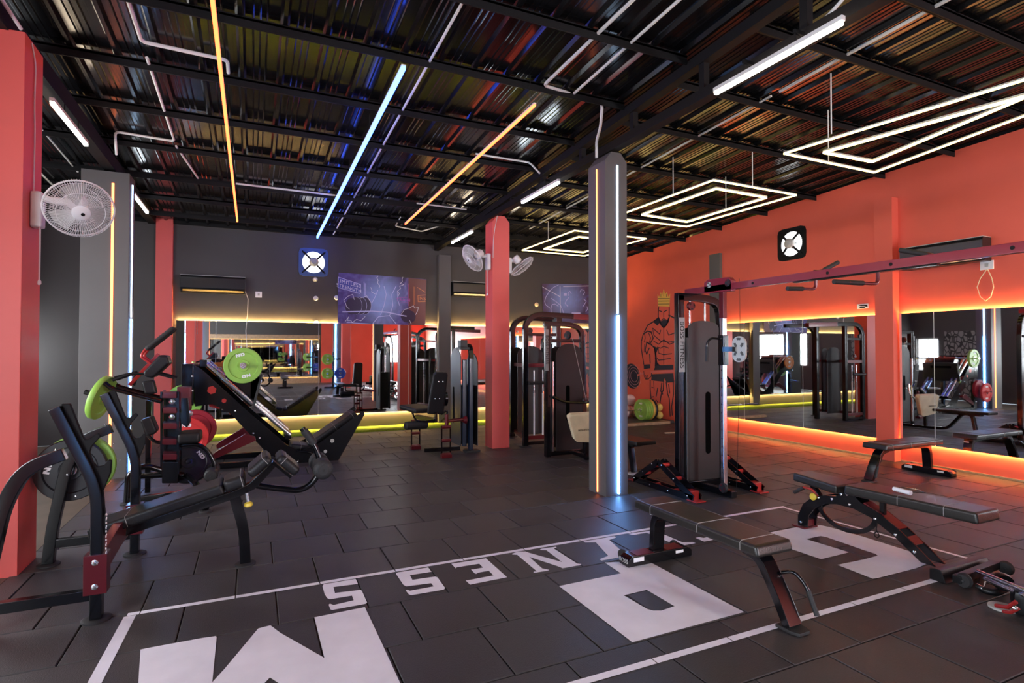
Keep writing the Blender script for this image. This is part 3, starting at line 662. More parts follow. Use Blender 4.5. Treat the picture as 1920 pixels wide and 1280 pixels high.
# ------------------------------------------------------------ cable crossover station
def tower_cover(t, xs, y, z0, z1, th=.012, normal='y', slot=None, name='cover_panel', m='cover', flatr=1):
    """cover with a rounded top; normal y: spans xs at depth y; normal x: spans xs (as y values) at x = y"""
    a, b = xs; r = (b - a) / 2; c = (a + b) / 2; k = flatr; pts = [(a, z0), (b, z0)]
    for i in range(13):
        an = math.pi * i / 12; pts.append((c + r * math.cos(an), z1 - r * k + r * k * math.sin(an)))
    W = (lambda u, v: (u, y, v)) if normal == 'y' else (lambda u, v: (y, u, v))
    o = obj(name, MB().prism([W(*p) for p in pts], (0, th, 0) if normal == 'y' else (th, 0, 0)), M[m], t, bev=.002, seg=1)
    if slot:
        u, s0, s1, sw = slot; q = []
        for i in range(9): an = math.pi * i / 8; q.append((u + sw * math.cos(an), s1 + sw * math.sin(an)))
        for i in range(9): an = math.pi + math.pi * i / 8; q.append((u + sw * math.cos(an), s0 + sw * math.sin(an)))
        d = -.004
        obj('slot', MB().prism([W(*p) for p in q], (0, d, 0) if normal == 'y' else (d, 0, 0)), M['hole'], o, bev=0)
    return o
def pulley(t, c, axis, r=.055, m='pblack', name='pulley', th=.02):
    o = obj(name, MB().lathe([(.012, -th), (r * .9, -th), (r, -th * .6), (r * .85, 0), (r, th * .6), (r * .9, th), (.012, th)], c, axis, 22), M[m], t)
    a = Vector(axis).normalized(); o1 = a.orthogonal().normalized(); mb = MB()
    for k in range(3):
        for s in (-1, 1):
            e = Matrix.Rotation(k * 2 * math.pi / 3 + .4, 3, a) @ o1; f = a.cross(e)
            P0 = Vector(c) + a * s * (th + .0015); q = []
            for i in range(7): an = -.42 + .84 * i / 6; q.append(P0 + (e * math.cos(an) + f * math.sin(an)) * r * .78)
            for i in range(7): an = .42 - .84 * i / 6; q.append(P0 + (e * math.cos(an) + f * math.sin(an)) * r * .45)
            mb.prism(q, a * s * .001)
    obj('pulley_opening', mb, M['steel_dark'] if m != 'pblack' else M['dred'], o)
    return o
def cable_tower(label, yo=0, flip=1):
    t = thing('cable_tower', label, 'cable machine', (4.5, 4.75 + yo, 0)); Y = lambda y: 4.75 + yo + (y - 4.75) * flip
    # front posts and arched top
    obj('frame_post', MB().bar((4.28, Y(4.86), .01), (4.28, Y(4.86), 2.15), .085, .07, (1, 0, 0)), M['black'], t, bev=.006)
    obj('top_arch', MB().sweep(fillet([(4.24, Y(4.86), 2.13), (4.62, Y(4.86), 2.13), (4.86, Y(4.86), 2.08), (4.90, Y(4.86), 1.75)], .2, 8), .07, .085, (0, 1, 0)), M['black'], t, bev=.006)
    obj('frame_post', MB().bar((4.90, Y(4.86), .01), (4.90, Y(4.86), 1.8), .085, .07, (1, 0, 0)), M['black'], t, bev=.006)
    obj('base_bar', MB().bar((4.28, Y(4.86), .05), (4.90, Y(4.86), .05), .07, .07).bar((4.53, Y(4.88), .045), (4.53, Y(4.33), .045), .07, .07), M['black'], t, bev=.006)
    tower_cover(t, (4.355, 4.80), Y(4.80), .10, 1.87, .012, slot=(4.63, .42, 1.04, .036), flatr=.35)
    tower_cover(t, (4.335, 4.84), Y(4.93), .10, 1.80, .012, flatr=.2)
    obj('side_cover', MB().bx(4.325, 4.36, min(Y(4.80), Y(4.86)), max(Y(4.80), Y(4.86)), .10, 1.68), M['cover'], t, bev=.008)
    obj('guide_rod', MB().cyl((4.44, Y(4.87), 1.6), (4.44, Y(4.87), 2.1), .011).cyl((4.66, Y(4.87), 1.6), (4.66, Y(4.87), 2.1), .011), M['chrome'], t)
    obj('chrome_column', MB().bar((4.53, Y(4.47), .05), (4.53, Y(4.47), 1.88), .05, .05, (1, 0, 0)), M['chrome'], t, bev=.006)
    holes = MB()
    for k in range(17): holes.cyl((4.505, Y(4.47), .25 + k * .09), (4.5035, Y(4.47), .25 + k * .09), .007, 8)
    obj('column_hole', holes, M['steel_dark'], t)
    obj('column_bracket', MB().bx(4.505, 4.555, Y(4.47) - .03, Y(4.47) + .03, 1.88, 2.16), M['dred'], t, bev=.004)
    s = obj('slider', MB().bx(4.495, 4.565, Y(4.47) - .04, Y(4.47) + .04, 1.38, 1.70), M['black'], t, bev=.006)
    obj('slider_handle', MB().tube(fillet([(4.50, Y(4.49), 1.66), (4.42, Y(4.53), 1.67), (4.38, Y(4.55), 1.62), (4.38, Y(4.55), 1.50)], .05), .012, 10), M['black'], s)
    obj('grip', MB().cyl((4.38, Y(4.55), 1.58), (4.38, Y(4.55), 1.42), .018), M['rubber_foot'], s)
    ax = (1, .25 * flip, 0); c0 = Vector((4.56, Y(4.29), 1.55))
    q = []
    up = Vector((0, 0, 1)); rt = Vector(ax).normalized().cross(up)
    for i in range(13): an = math.pi * i / 12; q.append(c0 + rt * .075 * math.cos(an) + up * (.06 + .075 * math.sin(an)))
    for i in range(13): an = math.pi + math.pi * i / 12; q.append(c0 + rt * .075 * math.cos(an) + up * (-.06 + .075 * math.sin(an)))
    ph = obj('pulley_housing', MB().prism(q, Vector(ax).normalized() * .03), M['silver'], t, bev=.006)
    mb = MB()
    for cz in (.065, -.065):
        for k in range(3):
            r0 = []
            for i in range(6): an = -.5 + i / 5 + k * 2.094 + (1.57 if cz > 0 else -1.57); r0.append(c0 + rt * .055 * math.cos(an) + up * (cz + .055 * math.sin(an)))
            for i in range(6): an = .5 - i / 5 + k * 2.094 + (1.57 if cz > 0 else -1.57); r0.append(c0 + rt * .03 * math.cos(an) + up * (cz + .03 * math.sin(an)))
            mb.prism(r0, Vector(ax).normalized() * -.002)
    obj('pulley_opening', mb, M['cover'], ph)
    obj('pulley_arm', MB().bar((4.55, Y(4.45), 1.55), (4.565, Y(4.33), 1.55), .05, .12, (0, 0, 1)), M['black'], t)
    pulley(t, (4.45, Y(4.40), .11), (1, 0, 0), .05)
    pulley(t, (4.41, Y(4.82), 2.03), (0, 1, 0), .05, 'dred')
    obj('cable', MB().cyl((4.57, Y(4.28), 1.62), (4.57, Y(4.28), 2.28), .0025, 6).cyl((4.57, Y(4.28), 1.48), (4.55, Y(4.32), .12), .0025, 6), M['steel_dark'], t)
    # A-frame feet
    for X, w in ((4.06, .10), (4.95, .10)):
        for dx in (0, w):
            out = [(5.38, .02), (5.02, .335), (4.93, .335), (4.44, .02)]; inn = [(4.62, .06), (4.97, .265), (5.22, .075)]
            mb = MB()
            for p, q2, r1, r2 in (((5.40, .035), (4.97, .31), 0, 0), ((4.97, .31), (4.42, .035), 0, 0), ((5.40, .035), (4.42, .035), 0, 0)):
                mb.sweep([(X + dx, Y(p[0]), p[1]), (X + dx, Y(q2[0]), q2[1])], .008, .065, (1, 0, 0))
            obj('foot_plate', mb, M['black'], t)
        rg = MB()
        for y, z in ((4.90, .285), (4.71, .175), (5.06, .25), (5.22, .14), (5.05, .035), (4.75, .035)): rg.cyl((X + .002, Y(y), z), (X + w - .002, Y(y), z), .022, 12)
        rg.bx(X + .004, X + w - .004, min(Y(4.44), Y(4.54)), max(Y(4.44), Y(4.54)), .004, .10); rg.bx(X - .015, X + w + .015, min(Y(4.36), Y(4.50)), max(Y(4.36), Y(4.50)), .003, .014)
        rg.bx(X, X + w, min(Y(5.38), Y(5.5)), max(Y(5.38), Y(5.5)), .003, .014)
        obj('foot_rung', rg, M['bred'], t, bev=.002)
        bolts(t, [(X - .004, Y(y), z) for y, z in ((4.90, .285), (5.06, .27), (4.71, .175), (5.22, .155), (5.38, .05), (4.5, .045), (5.1, .03), (4.8, .03))], (-1, 0, 0), .009)
    bd = obj('name_badge', MB().bx(4.238, 4.322, min(Y(4.823), Y(4.819)), max(Y(4.823), Y(4.819)), 1.30, 1.90), M['badge'], t)
    letters(bd, (4.28, Y(4.823) - .004 * flip, 1.60), (1, 0, 0), (0, 0, -1 * flip) if flip > 0 else (0, 0, 1), .078, 'BOSS FITNESS', 'steel_dark')
    return t
cable_tower('black and red cable tower with A-shaped feet and chrome column in front of the mural')
t = thing('cable_crossbeam', 'long red overhead beam with pull-up grips running from the cable tower to the right edge', 'pull-up beam', (4.53, 3.0, 2.17))
obj('beam', MB().bar((4.53, 5.02, 2.205), (4.53, .9, 2.205), .06, .07), M['crimson'], t, bev=.004)
obj('pulley_bracket', MB().prism([(4.50, p.y, p.z) for p in (fx(1320, 550, 4.5), fx(1320, 530, 4.5), fx(1327, 524, 4.5), fx(1366, 519, 4.5), fx(1372, 526, 4.5), fx(1371, 545, 4.5))], (.06, 0, 0)), M['crimson'], t, bev=.004)
p = fx(1328, 534, 4.49); pulley(t, (4.53, p.y, p.z), (1, 0, 0), (.034), 'silver', th=.034); p = fx(1363, 530, 4.49); pulley(t, (4.53, p.y, p.z), (1, 0, 0), .042, 'pblack', th=.034)
hb = MB()
for y in (4.05, 3.25, 2.72, 1.95): hb.cyl((4.4985, y, 2.205), (4.4975, y, 2.205), .014, 10)
obj('beam_hole', hb, M['steel_dark'], t)
def grip(pts, g0, g1):
    h = obj('pull_up_handle', MB().tube(fillet(pts, .05, 5), .014, 10), M['dred'], t)
    obj('grip', MB().cyl(g0, g1, .019), M['rubber_foot'], h)
grip([(4.53, 3.38, 2.17), (4.53, 3.39, 2.08), (4.30, 3.40, 2.075)], (4.38, 3.40, 2.077), (4.20, 3.41, 2.072))
grip([(4.53, 2.84, 2.17), (4.53, 2.84, 2.065), (4.20, 2.86, 2.065)], (4.36, 2.85, 2.065), (4.06, 2.88, 2.065))
grip([(4.53, 3.40, 2.24), (4.60, 3.39, 2.24), (4.74, 3.36, 2.31)], (4.63, 3.38, 2.255), (4.78, 3.35, 2.33))
grip([(4.53, 2.44, 2.22), (4.60, 2.46, 2.24), (4.62, 2.60, 2.29)], (4.61, 2.50, 2.25), (4.62, 2.72, 2.325))
obj('underside_plate', MB().bar((4.53, 3.6, 2.163), (4.53, 2.4, 2.163), .05, .012), M['black'], t)

# ------------------------------------------------------------ leg press
t = thing('leg_press', 'big black inclined leg press with chrome rails and padded seat in front of the mirror', 'leg press', (.3, 8.6, 0))
Yn, Yf = 8.20, 8.98
pl = lambda l, y: [fy(px, py, Yn) + V(0, y - Yn, 0) for px, py in l]
side = [(362, 684), (377, 691), (470, 776), (537, 833), (562, 846), (590, 838), (606, 826), (683, 775), (630, 869), (556, 871), (500, 851), (494, 843), (365, 736)]
side2 = [(362, 684), (377, 691), (470, 776), (537, 833), (562, 846), (600, 830), (681, 770), (684, 776), (631, 869), (556, 871), (503, 852), (432, 775), (398, 757), (366, 762)]
for y in (Yn, Yf):
    o = obj('side_plate', MB().prism(pl(side2, y), (0, .012, 0)), M['black'], t)
def hexa(px, py, r, y):
    c = fy(px, py, Yn); q = [(c.x + r * math.cos(a * math.pi / 3 + .3), y, c.z + r * math.sin(a * math.pi / 3 + .3)) for a in range(6)]
    return q
obj('plate_opening', MB().prism(hexa(397, 731, .055, Yn - .002), (0, .001, 0)), M['bred'], t); obj('plate_opening', MB().prism(hexa(420, 751, .03, Yn - .002), (0, .001, 0)), M['bred'], t)
hx = MB(); hx.prism(hexa(623, 826, .03, Yn - .002), (0, .001, 0)); hx.prism(hexa(610, 846, .025, Yn - .002), (0, .001, 0))
obj('plate_opening', hx, M['silver'], t)
bolts(t, [fy(px, py, Yn - .001) for px, py in ((361, 705), (361, 732), (475, 812), (487, 821), (558, 865), (441, 770))], (0, -1, 0), .012)
obj('end_plate', MB().prism([fy(340, 682, Yn), fy(362, 682, Yn), fy(362, 760, Yn), fy(340, 760, Yn)], (0, Yf - Yn, 0)), M['black'], t, bev=.005)
r0, r1 = fy(381, 686, Yn), fy(545, 826, Yn)
for dy in (.06, .16, .62, .72):
    obj('chrome_rail', MB().cyl(r0 + V(0, dy, .06), r1 + V(0, dy, .07), .03), M['chrome'], t)
obj('rail_stop', MB().bar(fy(381, 684, Yn) + V(0, .03, .02), fy(381, 684, Yn) + V(0, .75, .02), .09, .09).bar(fy(541, 824, Yn) + V(0, .05, .03), fy(541, 824, Yn) + V(0, .7, .03), .08, .06), M['black'], t, bev=.008)
cs = [(412, 712), (425, 703), (455, 678), (470, 690), (491, 712), (478, 752), (483, 757), (470, 764), (455, 752)]
mb = MB(); mb.prism(pl(cs, Yn + .14), (0, .02, 0)); mb.prism(pl(cs, Yn + .60), (0, .02, 0)); mb.prism(pl([(457, 680), (470, 690), (491, 712), (478, 752), (470, 745), (470, 700)], Yn + .14), (0, .48, 0))
cg = obj('carriage', mb, M['black'], t)
obj('foot_platform', MB().prism(pl([(489, 700), (493, 702), (476, 768), (472, 766)], Yn - .02), (0, .84, 0)), M['cover'], t, bev=.01)
obj('carriage_link', MB().cyl(fy(491, 712, Yn), fy(478, 753, Yn), .008), M['chrome'], t)
hz = fy(456, 685, 7.95)
obj('weight_horn', MB().cyl((hz.x, 7.82, hz.z), (hz.x, 9.35, hz.z), .025), M['chrome'], t)
pad(t, fy(545, 842, Yn) + V(0, .38, -.04), fy(588, 846, Yn) + V(0, .38, -.05), (0, 1, 0), .42, .09, 'seat_pad', seams=(.45,), bev=.03)
pad(t, fy(585, 842, Yn) + V(0, .38, -.02), fy(676, 779, Yn) + V(0, .38, -.03), (0, 1, 0), .44, .09, 'back_pad', seams=(.55, .92), bev=.035)
for dy in (-.03, .8): obj('side_handle', MB().tube(fillet([fy(600, 868, Yn) + V(0, dy, 0), fy(583, 850, Yn) + V(0, dy, .02), fy(556, 845, Yn) + V(0, dy, .0)], .05), .014, 8), M['black'], t)
sp = [(398, 852), (404, 846), (460, 812), (478, 817), (480, 824), (400, 860)]
leg = obj('support_leg', MB().prism(pl(sp, 8.12), (0, .07, 0)), M['dred'], t, bev=.006)
obj('support_leg', MB().prism(pl(sp, 8.98), (0, .07, 0)), M['dred'], t, bev=.006)
obj('rear_brace', MB().prism(pl([(388, 754), (396, 752), (414, 765), (410, 768), (392, 764)], 8.3), (0, .1, 0)), M['bred'], t, bev=.004)
obj('base_rail', MB().bar((-.62, 8.24, .04), (.9, 8.24, .04), .07, .07).bar((-.62, 8.94, .04), (.9, 8.94, .04), .07, .07), M['black'], t, bev=.006)
obj('rear_post', MB().bar((-.68, 8.24, .02), (-.68, 8.24, .75), .07, .07, (0, 1, 0)).bar((-.68, 8.94, .02), (-.68, 8.94, .75), .07, .07, (0, 1, 0)), M['black'], t, bev=.006)
obj('storage_horn', MB().cyl((-.70, 8.2, .50), (-.70, 7.85, .50), .025).cyl((-.70, 8.98, .50), (-.70, 9.3, .50), .025).cyl((fy(346, 752, 8.55).x, 8.4, fy(346, 752, 8.55).z), (fy(346, 752, 8.55).x, 9.0, fy(346, 752, 8.55).z), .02), M['chrome'], t)
plate('weight_plate', 'lime green plate with white lettering on the front of the leg press', (hz.x, 7.95, hz.z), (0, 1, 0), .228, .06, 'pgreen', spin=14)
plate('weight_plate', 'orange plate on the far side of the leg press carriage', (fy(409, 708, 9.14).x, 9.14, fy(409, 708, 9.14).z), (0, 1, 0), .225, .05, 'porange')
plate('weight_plate', 'dark red plate stored low on the leg press, nearer the mirror', (-.655, 8.10, .555), (0, 1, 0), .24, .07, 'pdred', marks=False)
plate('weight_plate', 'bright red plate stored low on the leg press behind the red ladder frame', (-.74, 7.98, .47), (0, 1, 0), .245, .05, 'pred')
plate('weight_plate', 'yellow-green plate behind the top of the red ladder frame', (fy(346, 752, 8.55).x, 8.55, fy(346, 752, 8.55).z), (0, 1, 0), .22, .05, 'pgreen')

# ------------------------------------------------------------ chest-supported plate machine behind the decline bench
Y0 = 6.9; F = lambda x, y, dy=0: fy(x, y, Y0) + V(0, dy, 0)
t = thing('row_machine', 'black and dark red plate-loaded row machine with rubber handles behind the decline bench', 'plate-loaded machine', (-.8, 6.9, 0))
for dy in (-.10, .12): obj('ladder_rail', MB().prism([F(303, 733, dy), F(308, 733, dy), F(308, 884, dy), F(303, 884, dy)], (0, .012, 0)).prism([F(333, 733, dy), F(338, 733, dy), F(338, 884, dy), F(333, 884, dy)], (0, .012, 0)), M['black'], t)
for py in (739, 767, 796, 825, 853):
    obj('ladder_rung', MB().prism([F(305, py - 5, -.10), F(336, py - 5, -.10), F(336, py + 6, -.10), F(305, py + 6, -.10)], (0, .22, 0)), M['dred'], t, bev=.006)
obj('ladder_back', MB().prism([F(308, 742, .08), F(333, 742, .08), F(333, 880, .08), F(308, 880, .08)], (0, .02, 0)), M['black'], t)
obj('foot_block', MB().prism([F(306, 862, -.11), F(336, 862, -.11), F(336, 902, -.11), F(306, 902, -.11)], (0, .24, 0)), M['black'], t, bev=.01)
bolts(t, [F(321, 754, .07), F(321, 783, .07), F(357, 774, -.05)], (0, -1, 0), .03)
obj('pivot_box', MB().prism([F(333, 725, -.06), F(358, 725, -.06), F(358, 768, -.06), F(345, 775, -.06), F(333, 760, -.06)], (0, .16, 0)), M['dred'], t, bev=.006)
obj('pivot_block', MB().prism([F(341, 745, -.07), F(354, 745, -.07), F(358, 790, -.07), F(352, 800, -.07), F(340, 792, -.07)], (0, .12, 0)), M['black'], t, bev=.006)
for dy in (-.16, .16):
    obj('lever_arm', MB().tube(fillet([F(306, 750, dy), F(245, 734, dy), F(215, 726, dy), F(203, 716, dy)], .1), .022, 10), M['black'], t)
    obj('strut', MB().tube([F(330, 708, dy * .6), F(300, 700, dy * .6), F(250, 700, dy * .6), F(215, 712, dy * .6)], .014, 8), M['steel_dark'], t)
obj('counter_arm', MB().bar(F(243, 722), F(298, 664), .05, .035, (0, 1, 0)), M['bred'], t, bev=.004)
obj('lever_link', MB().bar(F(215, 708), F(258, 697), .04, .03, (0, 1, 0)).bar(F(258, 697), F(250, 722), .04, .03, (0, 1, 0)), M['steel_dark'], t)
for dy in (-.05, .12):
    h = obj('handle', MB().tube(fillet([F(285, 682, dy), F(266, 668, dy), F(270, 660, dy), F(277, 652, dy)], .06, 5), .014, 10), M['bred'], t)
    obj('grip', MB().lathe([(.017, 0)] + [(.027 if i % 2 else .023, .02 * i) for i in range(1, 17)] + [(.017, .34)], F(275, 655, dy), F(311, 627, dy) - F(275, 655, dy), 12), M['rubber_foot'], h)
cpv = F(318, 676) - F(282, 708)
obj('chest_pad', MB().prism([F(271, 697, -.12), F(302, 665, -.12), F(316, 666, -.12), F(321, 680, -.12), F(290, 708, -.12), F(275, 706, -.12)], (0, .26, 0)), M['vinyl'], t, bev=.03, seg=3, ang=60)
obj('small_pad', MB().prism([F(269, 714, -.14), F(292, 711, -.14), F(298, 736, -.14), F(275, 738, -.14)], (0, .1, 0)), M['vinyl'], t, bev=.025, seg=3)
obj('small_pad', MB().prism([F(265, 786, -.10), F(286, 779, -.10), F(297, 805, -.10), F(292, 812, -.10), F(278, 815, -.10)], (0, .2, 0)), M['vinyl'], t, bev=.022, seg=3)
obj('pad_arm', MB().tube(fillet([F(268, 790), F(275, 815), F(290, 828), F(308, 832)], .08, 5), .016, 8), M['black'], t)
pad(t, F(336, 829, 0), F(378, 826, 0), (0, 1, 0), .34, .11, 'seat_pad', seams=(), bev=.035)
obj('seat_arm', MB().tube(fillet([F(330, 835), F(370, 832), F(388, 842), F(400, 862), F(403, 880)], .12, 6), .022, 10), M['black'], t)
foam(t, F(398, 884, -.16), (0, 1, 0), .066, .16); foam(t, F(398, 884, .14), (0, 1, 0), .066, .16)
obj('base_tube', MB().tube(fillet([(-1.14, 6.75, .02), (-1.13, 6.76, .3), (-1.0, 6.78, .37), (-.86, 6.82, .30)], .15, 7), .03, 10).tube(fillet([F(262, 892), F(330, 888), F(352, 892), (-.50, 6.4, .2), (-.40, 6.1, .03)], .1, 6), .032, 10), M['black'], t)
obj('base_bar', MB().bar((-1.15, 6.75, .03), (-.5, 6.95, .03), .06, .05), M['black'], t, bev=.005)
footdisc(t, -1.14, 6.74, .06); footdisc(t, -.40, 6.09, .06)
obj('rear_post', MB().bar((-1.02, 7.15, .01), (-1.02, 7.15, 1.0), .05, .05, (0, 1, 0)), M['black'], t, bev=.005)
obj('load_horn', MB().cyl(F(157, 735, .05), F(212, 752, 0), .026), M['steel_dark'], t)
pg = F(190, 745)
plate('weight_plate', 'green plate hanging on the lever of the row machine, seen nearly edge-on', (pg.x, pg.y, pg.z), (1, -.22, -.32), .225, .055, 'pgreen', marks=False)
pw = F(350, 873, .18)
plate('weight_plate', 'black plate with white lettering lying low on the row machine', (pw.x, pw.y, pw.z), (.15, -.8, .55), .235, .05, 'pblack', spin=60)

# ------------------------------------------------------------ seated leg curl machine
t = thing('leg_curl_machine', 'seated leg curl machine with upright black backrest beside the red central column', 'weight machine', (2.6, 8.1, 0))
tower_cover(t, (8.13, 8.60), 2.88, .08, 1.58, .014, normal='x', slot=(8.44, .42, .95, .02), m='cover2', flatr=.8)
tower_cover(t, (8.06, 8.56), 3.13, .08, 1.50, .014, normal='x', flatr=.8)
obj('frame_post', MB().bar((3.02, 8.06, .02), (3.02, 8.06, 1.42), .075, .06, (0, 1, 0)), M['black_blue_lit'], t, bev=.006)  # black metal, the blue LED reflection is painted into its colour
obj('front_cover', MB().bx(2.905, 2.975, 8.10, 8.13, .08, 1.40), M['black_blue_lit'], t, bev=.01)
obj('top_arch', MB().sweep(fillet([(3.03, 8.06, 1.40), (3.03, 8.1, 1.6), (3.02, 8.25, 1.63), (3.02, 8.5, 1.6)], .12, 6), .07, .05, (1, 0, 0)), M['black'], t, bev=.006)
obj('pulley_block', MB().bx(2.86, 2.97, 8.06, 8.2, 1.59, 1.70).bx(2.85, 3.0, 8.04, 8.26, 1.55, 1.59), M['cover'], t, bev=.008)
obj('weight_stack', MB().bx(2.91, 3.10, 8.2, 8.5, .1, 1.0), M['steel_dark'], t)
obj('foot_plate', MB().bx(2.92, 3.14, 7.95, 8.12, .003, .03), M['rubber_foot'], t, bev=.004)
obj('base_bar', MB().bar((2.9, 8.2, .04), (2.35, 8.25, .04), .06, .06), M['black'], t, bev=.004)
bk = obj('backrest', MB().prism([(2.30, 7.93, .615), (2.54, 7.90, .60), (2.575, 7.80, 1.19), (2.545, 7.79, 1.225), (2.40, 7.80, 1.23), (2.36, 7.81, 1.20)], (.012, .07, .012)), M['vinyl'], t, bev=.022, seg=3)
bolts(bk, [(2.44, 7.815, 1.09), (2.50, 7.81, 1.09), (2.40, 7.865, .84), (2.465, 7.86, .84)], (0, -1, 0), .010)
pad(t, (2.30, 8.0, .62), (2.16, 8.42, .66), (1, .2, 0), .34, .07, 'seat_pad', bev=.03)
ld = MB(); rg = MB()
for x0, y0 in ((2.46, 7.74), (2.25, 8.62)):
    for dx in (0, .13): ld.bar((x0 + dx, y0, .02), (x0 + dx, y0, .46), .012, .02, (0, 1, 0))
    for z in (.05, .25, .44): rg.cyl((x0, y0, z), (x0 + .13, y0, z), .024, 10)
    rg.bx(x0 - .01, x0 + .14, y0 - .05, y0 + .05, .003, .05)
obj('leg', ld, M['black'], t); obj('leg_rung', rg, M['dred'], t)
obj('link_arm', MB().tube([(2.54, 7.76, .47), (2.56, 7.78, .52), (2.88, 8.02, .50)], .026, 10).lathe([(.06, 0), (.03, .06)], (2.93, 8.04, .49), (-1, -.2, 0), 16).cyl((2.54, 7.76, .44), (2.54, 7.76, .62), .028), M['dred'], t)
obj('seat_frame', MB().bar((2.42, 7.9, .52), (2.30, 8.5, .52), .06, .06).bar((2.42, 7.9, .50), (2.42, 7.9, .64), .06, .03, (0, 1, 0)).tube(fillet([(2.12, 8.1, .64), (2.14, 7.95, .52), (2.4, 7.9, .5)], .06), .014, 8), M['black'], t)
obj('side_handle', MB().tube(fillet([(2.52, 7.95, .60), (2.62, 7.95, .66), (2.60, 7.95, .56), (2.5, 7.9, .5)], .04), .013, 8), M['black'], t)
foam(t, (2.17, 8.05, .45), (1, .1, 0), .062, .34)
obj('cam', MB().lathe([(.02, -.02), (.12, -.02), (.12, .02), (.02, .02)], (2.70, 8.35, .80), (1, 0, 0), 24).cyl((2.58, 8.35, .72), (2.70, 8.35, .72), .03), M['black'], t)

# ------------------------------------------------------------ multi-station tower
t = thing('multi_station', 'tall black multi-station cable frame with red crossbars beyond the red central column', 'cable machine', (4.4, 8.5, 0))
for Y, xl in ((8.10, 3.97), (9.10, 4.20)):
    obj('frame_arch', MB().sweep(fillet([(xl, Y, .01), (xl, Y, 1.98), (xl + .18, Y, 2.13), (xl + 1.0, Y, 2.11)], .22, 8), .07, .085, (0, 1, 0)), M['black'], t, bev=.008)
    obj('foot_plate', MB().bx(xl - .1, xl + .08, Y - .05, Y + .05, .003, .016), M['rubber_foot'], t)
obj('frame_post', MB().bar((4.56, 8.10, .01), (4.56, 8.10, 2.09), .08, .08, (1, 0, 0)).bar((4.80, 8.6, .01), (4.80, 8.6, 2.09), .08, .08, (1, 0, 0)), M['black'], t, bev=.008)
obj('pull_up_beam', MB().bar((4.85, 8.10, 2.11), (5.75, 8.10, 2.08), .09, .09), M['dred'], t, bev=.006)
for z in (.14, 1.30): obj('crossbar', MB().bar((3.97, 8.10, z), (4.56, 8.10, z), .05, .06).bar((3.97, 8.10, z), (4.20, 9.10, z), .05, .06), M['dred'], t, bev=.004)
obj('crossbar', MB().bar((3.97, 8.10, 1.80), (4.56, 8.10, 1.80), .05, .05).bar((3.97, 8.1, .05), (4.56, 8.1, .05), .05, .05), M['black'], t, bev=.004)
tower_cover(t, (4.05, 4.52), 8.55, .12, 1.62, .012, flatr=.6); tower_cover(t, (4.06, 4.3), 8.85, .12, 1.6, .012)
obj('guide_rod', MB().cyl((4.10 + .04, 8.12, .15), (4.14, 8.12, .85), .014).cyl((4.30, 8.12, .15), (4.30, 8.12, .85), .014), M['mark'], t)
obj('guide_rod', MB().cyl((4.14, 8.12, .85), (4.14, 8.12, 1.22), .009).cyl((4.30, 8.12, .85), (4.30, 8.12, 1.22), .009), M['chrome'], t)
obj('thigh_pad', MB().cyl((4.0, 8.02, 1.02), (4.4, 8.02, 1.02), .028), M['foam'], t)
pulley(t, (4.05, 8.10, 1.86), (0, 1, .0), .05); pulley(t, (4.35, 8.02, 1.42), (0, 1, 0), .04, 'dred')
t = thing('row_station', 'black cable row station with rounded dark cover and cream chest pad behind the grey column', 'cable machine', (4.1, 7.1, 0))
obj('frame_arch', MB().sweep(fillet([(3.80, 7.15, 1.92), (4.2, 7.15, 1.93), (4.44, 7.15, 1.86), (4.47, 7.15, 1.0), (4.47, 7.15, .01)], .18, 8), .07, .07, (0, 1, 0)), M['black'], t, bev=.008)
obj('frame_post', MB().bar((3.86, 7.15, .01), (3.86, 7.15, 1.92), .07, .09, (1, 0, 0)), M['black'], t, bev=.008)
bd = obj('name_badge', MB().bx(3.80, 3.85, 7.095, 7.10, 1.25, 1.84), M['badge'], t)
letters(bd, (3.825, 7.094, 1.55), (1, 0, 0), (0, 0, -1), .062, 'BOSS FITNESS', 'steel_dark')
obj('crossbar', MB().bar((3.86, 7.15, 1.68), (4.47, 7.15, 1.68), .05, .05).bar((3.86, 7.15, .05), (4.47, 7.15, .05), .06, .06), M['black'], t, bev=.004)
tower_cover(t, (3.975, 4.42), 7.10, .09, 1.64, .012, slot=(4.17, .55, 1.0, .032), flatr=.8)
obj('side_cover', MB().bx(3.90, 3.93, 7.08, 7.12, .09, 1.38), M['chrome'], t, bev=.004)
tower_cover(t, (3.95, 4.42), 7.40, .09, 1.60, .012)
pulley(t, (4.17, 7.10, 1.76), (1, .3, 0), .06); pulley(t, (4.42, 7.02, .80), (0, 1, 0), .045)
obj('row_arm', MB().tube(fillet([(3.90, 7.06, .88), (4.05, 7.0, .80), (4.35, 6.98, .78), (4.50, 6.9, .80)], .08), .018, 8), M['black'], t)
obj('row_handle', MB().tube(fillet([(4.38, 6.85, .78), (4.55, 6.8, .90), (4.6, 6.75, .70), (4.48, 6.7, .55)], .05), .014, 8).tube([(4.45, 6.8, .85), (4.62, 6.7, .62)], .012, 8), M['chrome'], t)
obj('cable', MB().cyl((4.22, 7.05, 1.72), (4.42, 7.0, .82), .003, 6), M['silver'], t)
obj('chest_pad', MB().prism([fy(1066, 783, 6.6), fy(1072, 778, 6.6), fy(1140, 774, 6.6), fy(1146, 780, 6.6), fy(1136, 826, 6.6), fy(1128, 831, 6.6), fy(1082, 829, 6.6), fy(1077, 824, 6.6)], (0, .07, .03)), M['cream'], t, bev=.018, seg=3)
letters(t, tuple(fy(1098, 806, 6.585)), (0, 0, 1), (1, 0, 0), .035, 'BOSS FITNESS', 'steel_dark', ext=.001)
obj('pad_post', MB().bar((4.22, 6.68, .02), (4.22, 6.68, .40), .05, .05, (0, 1, 0)), M['black'], t)
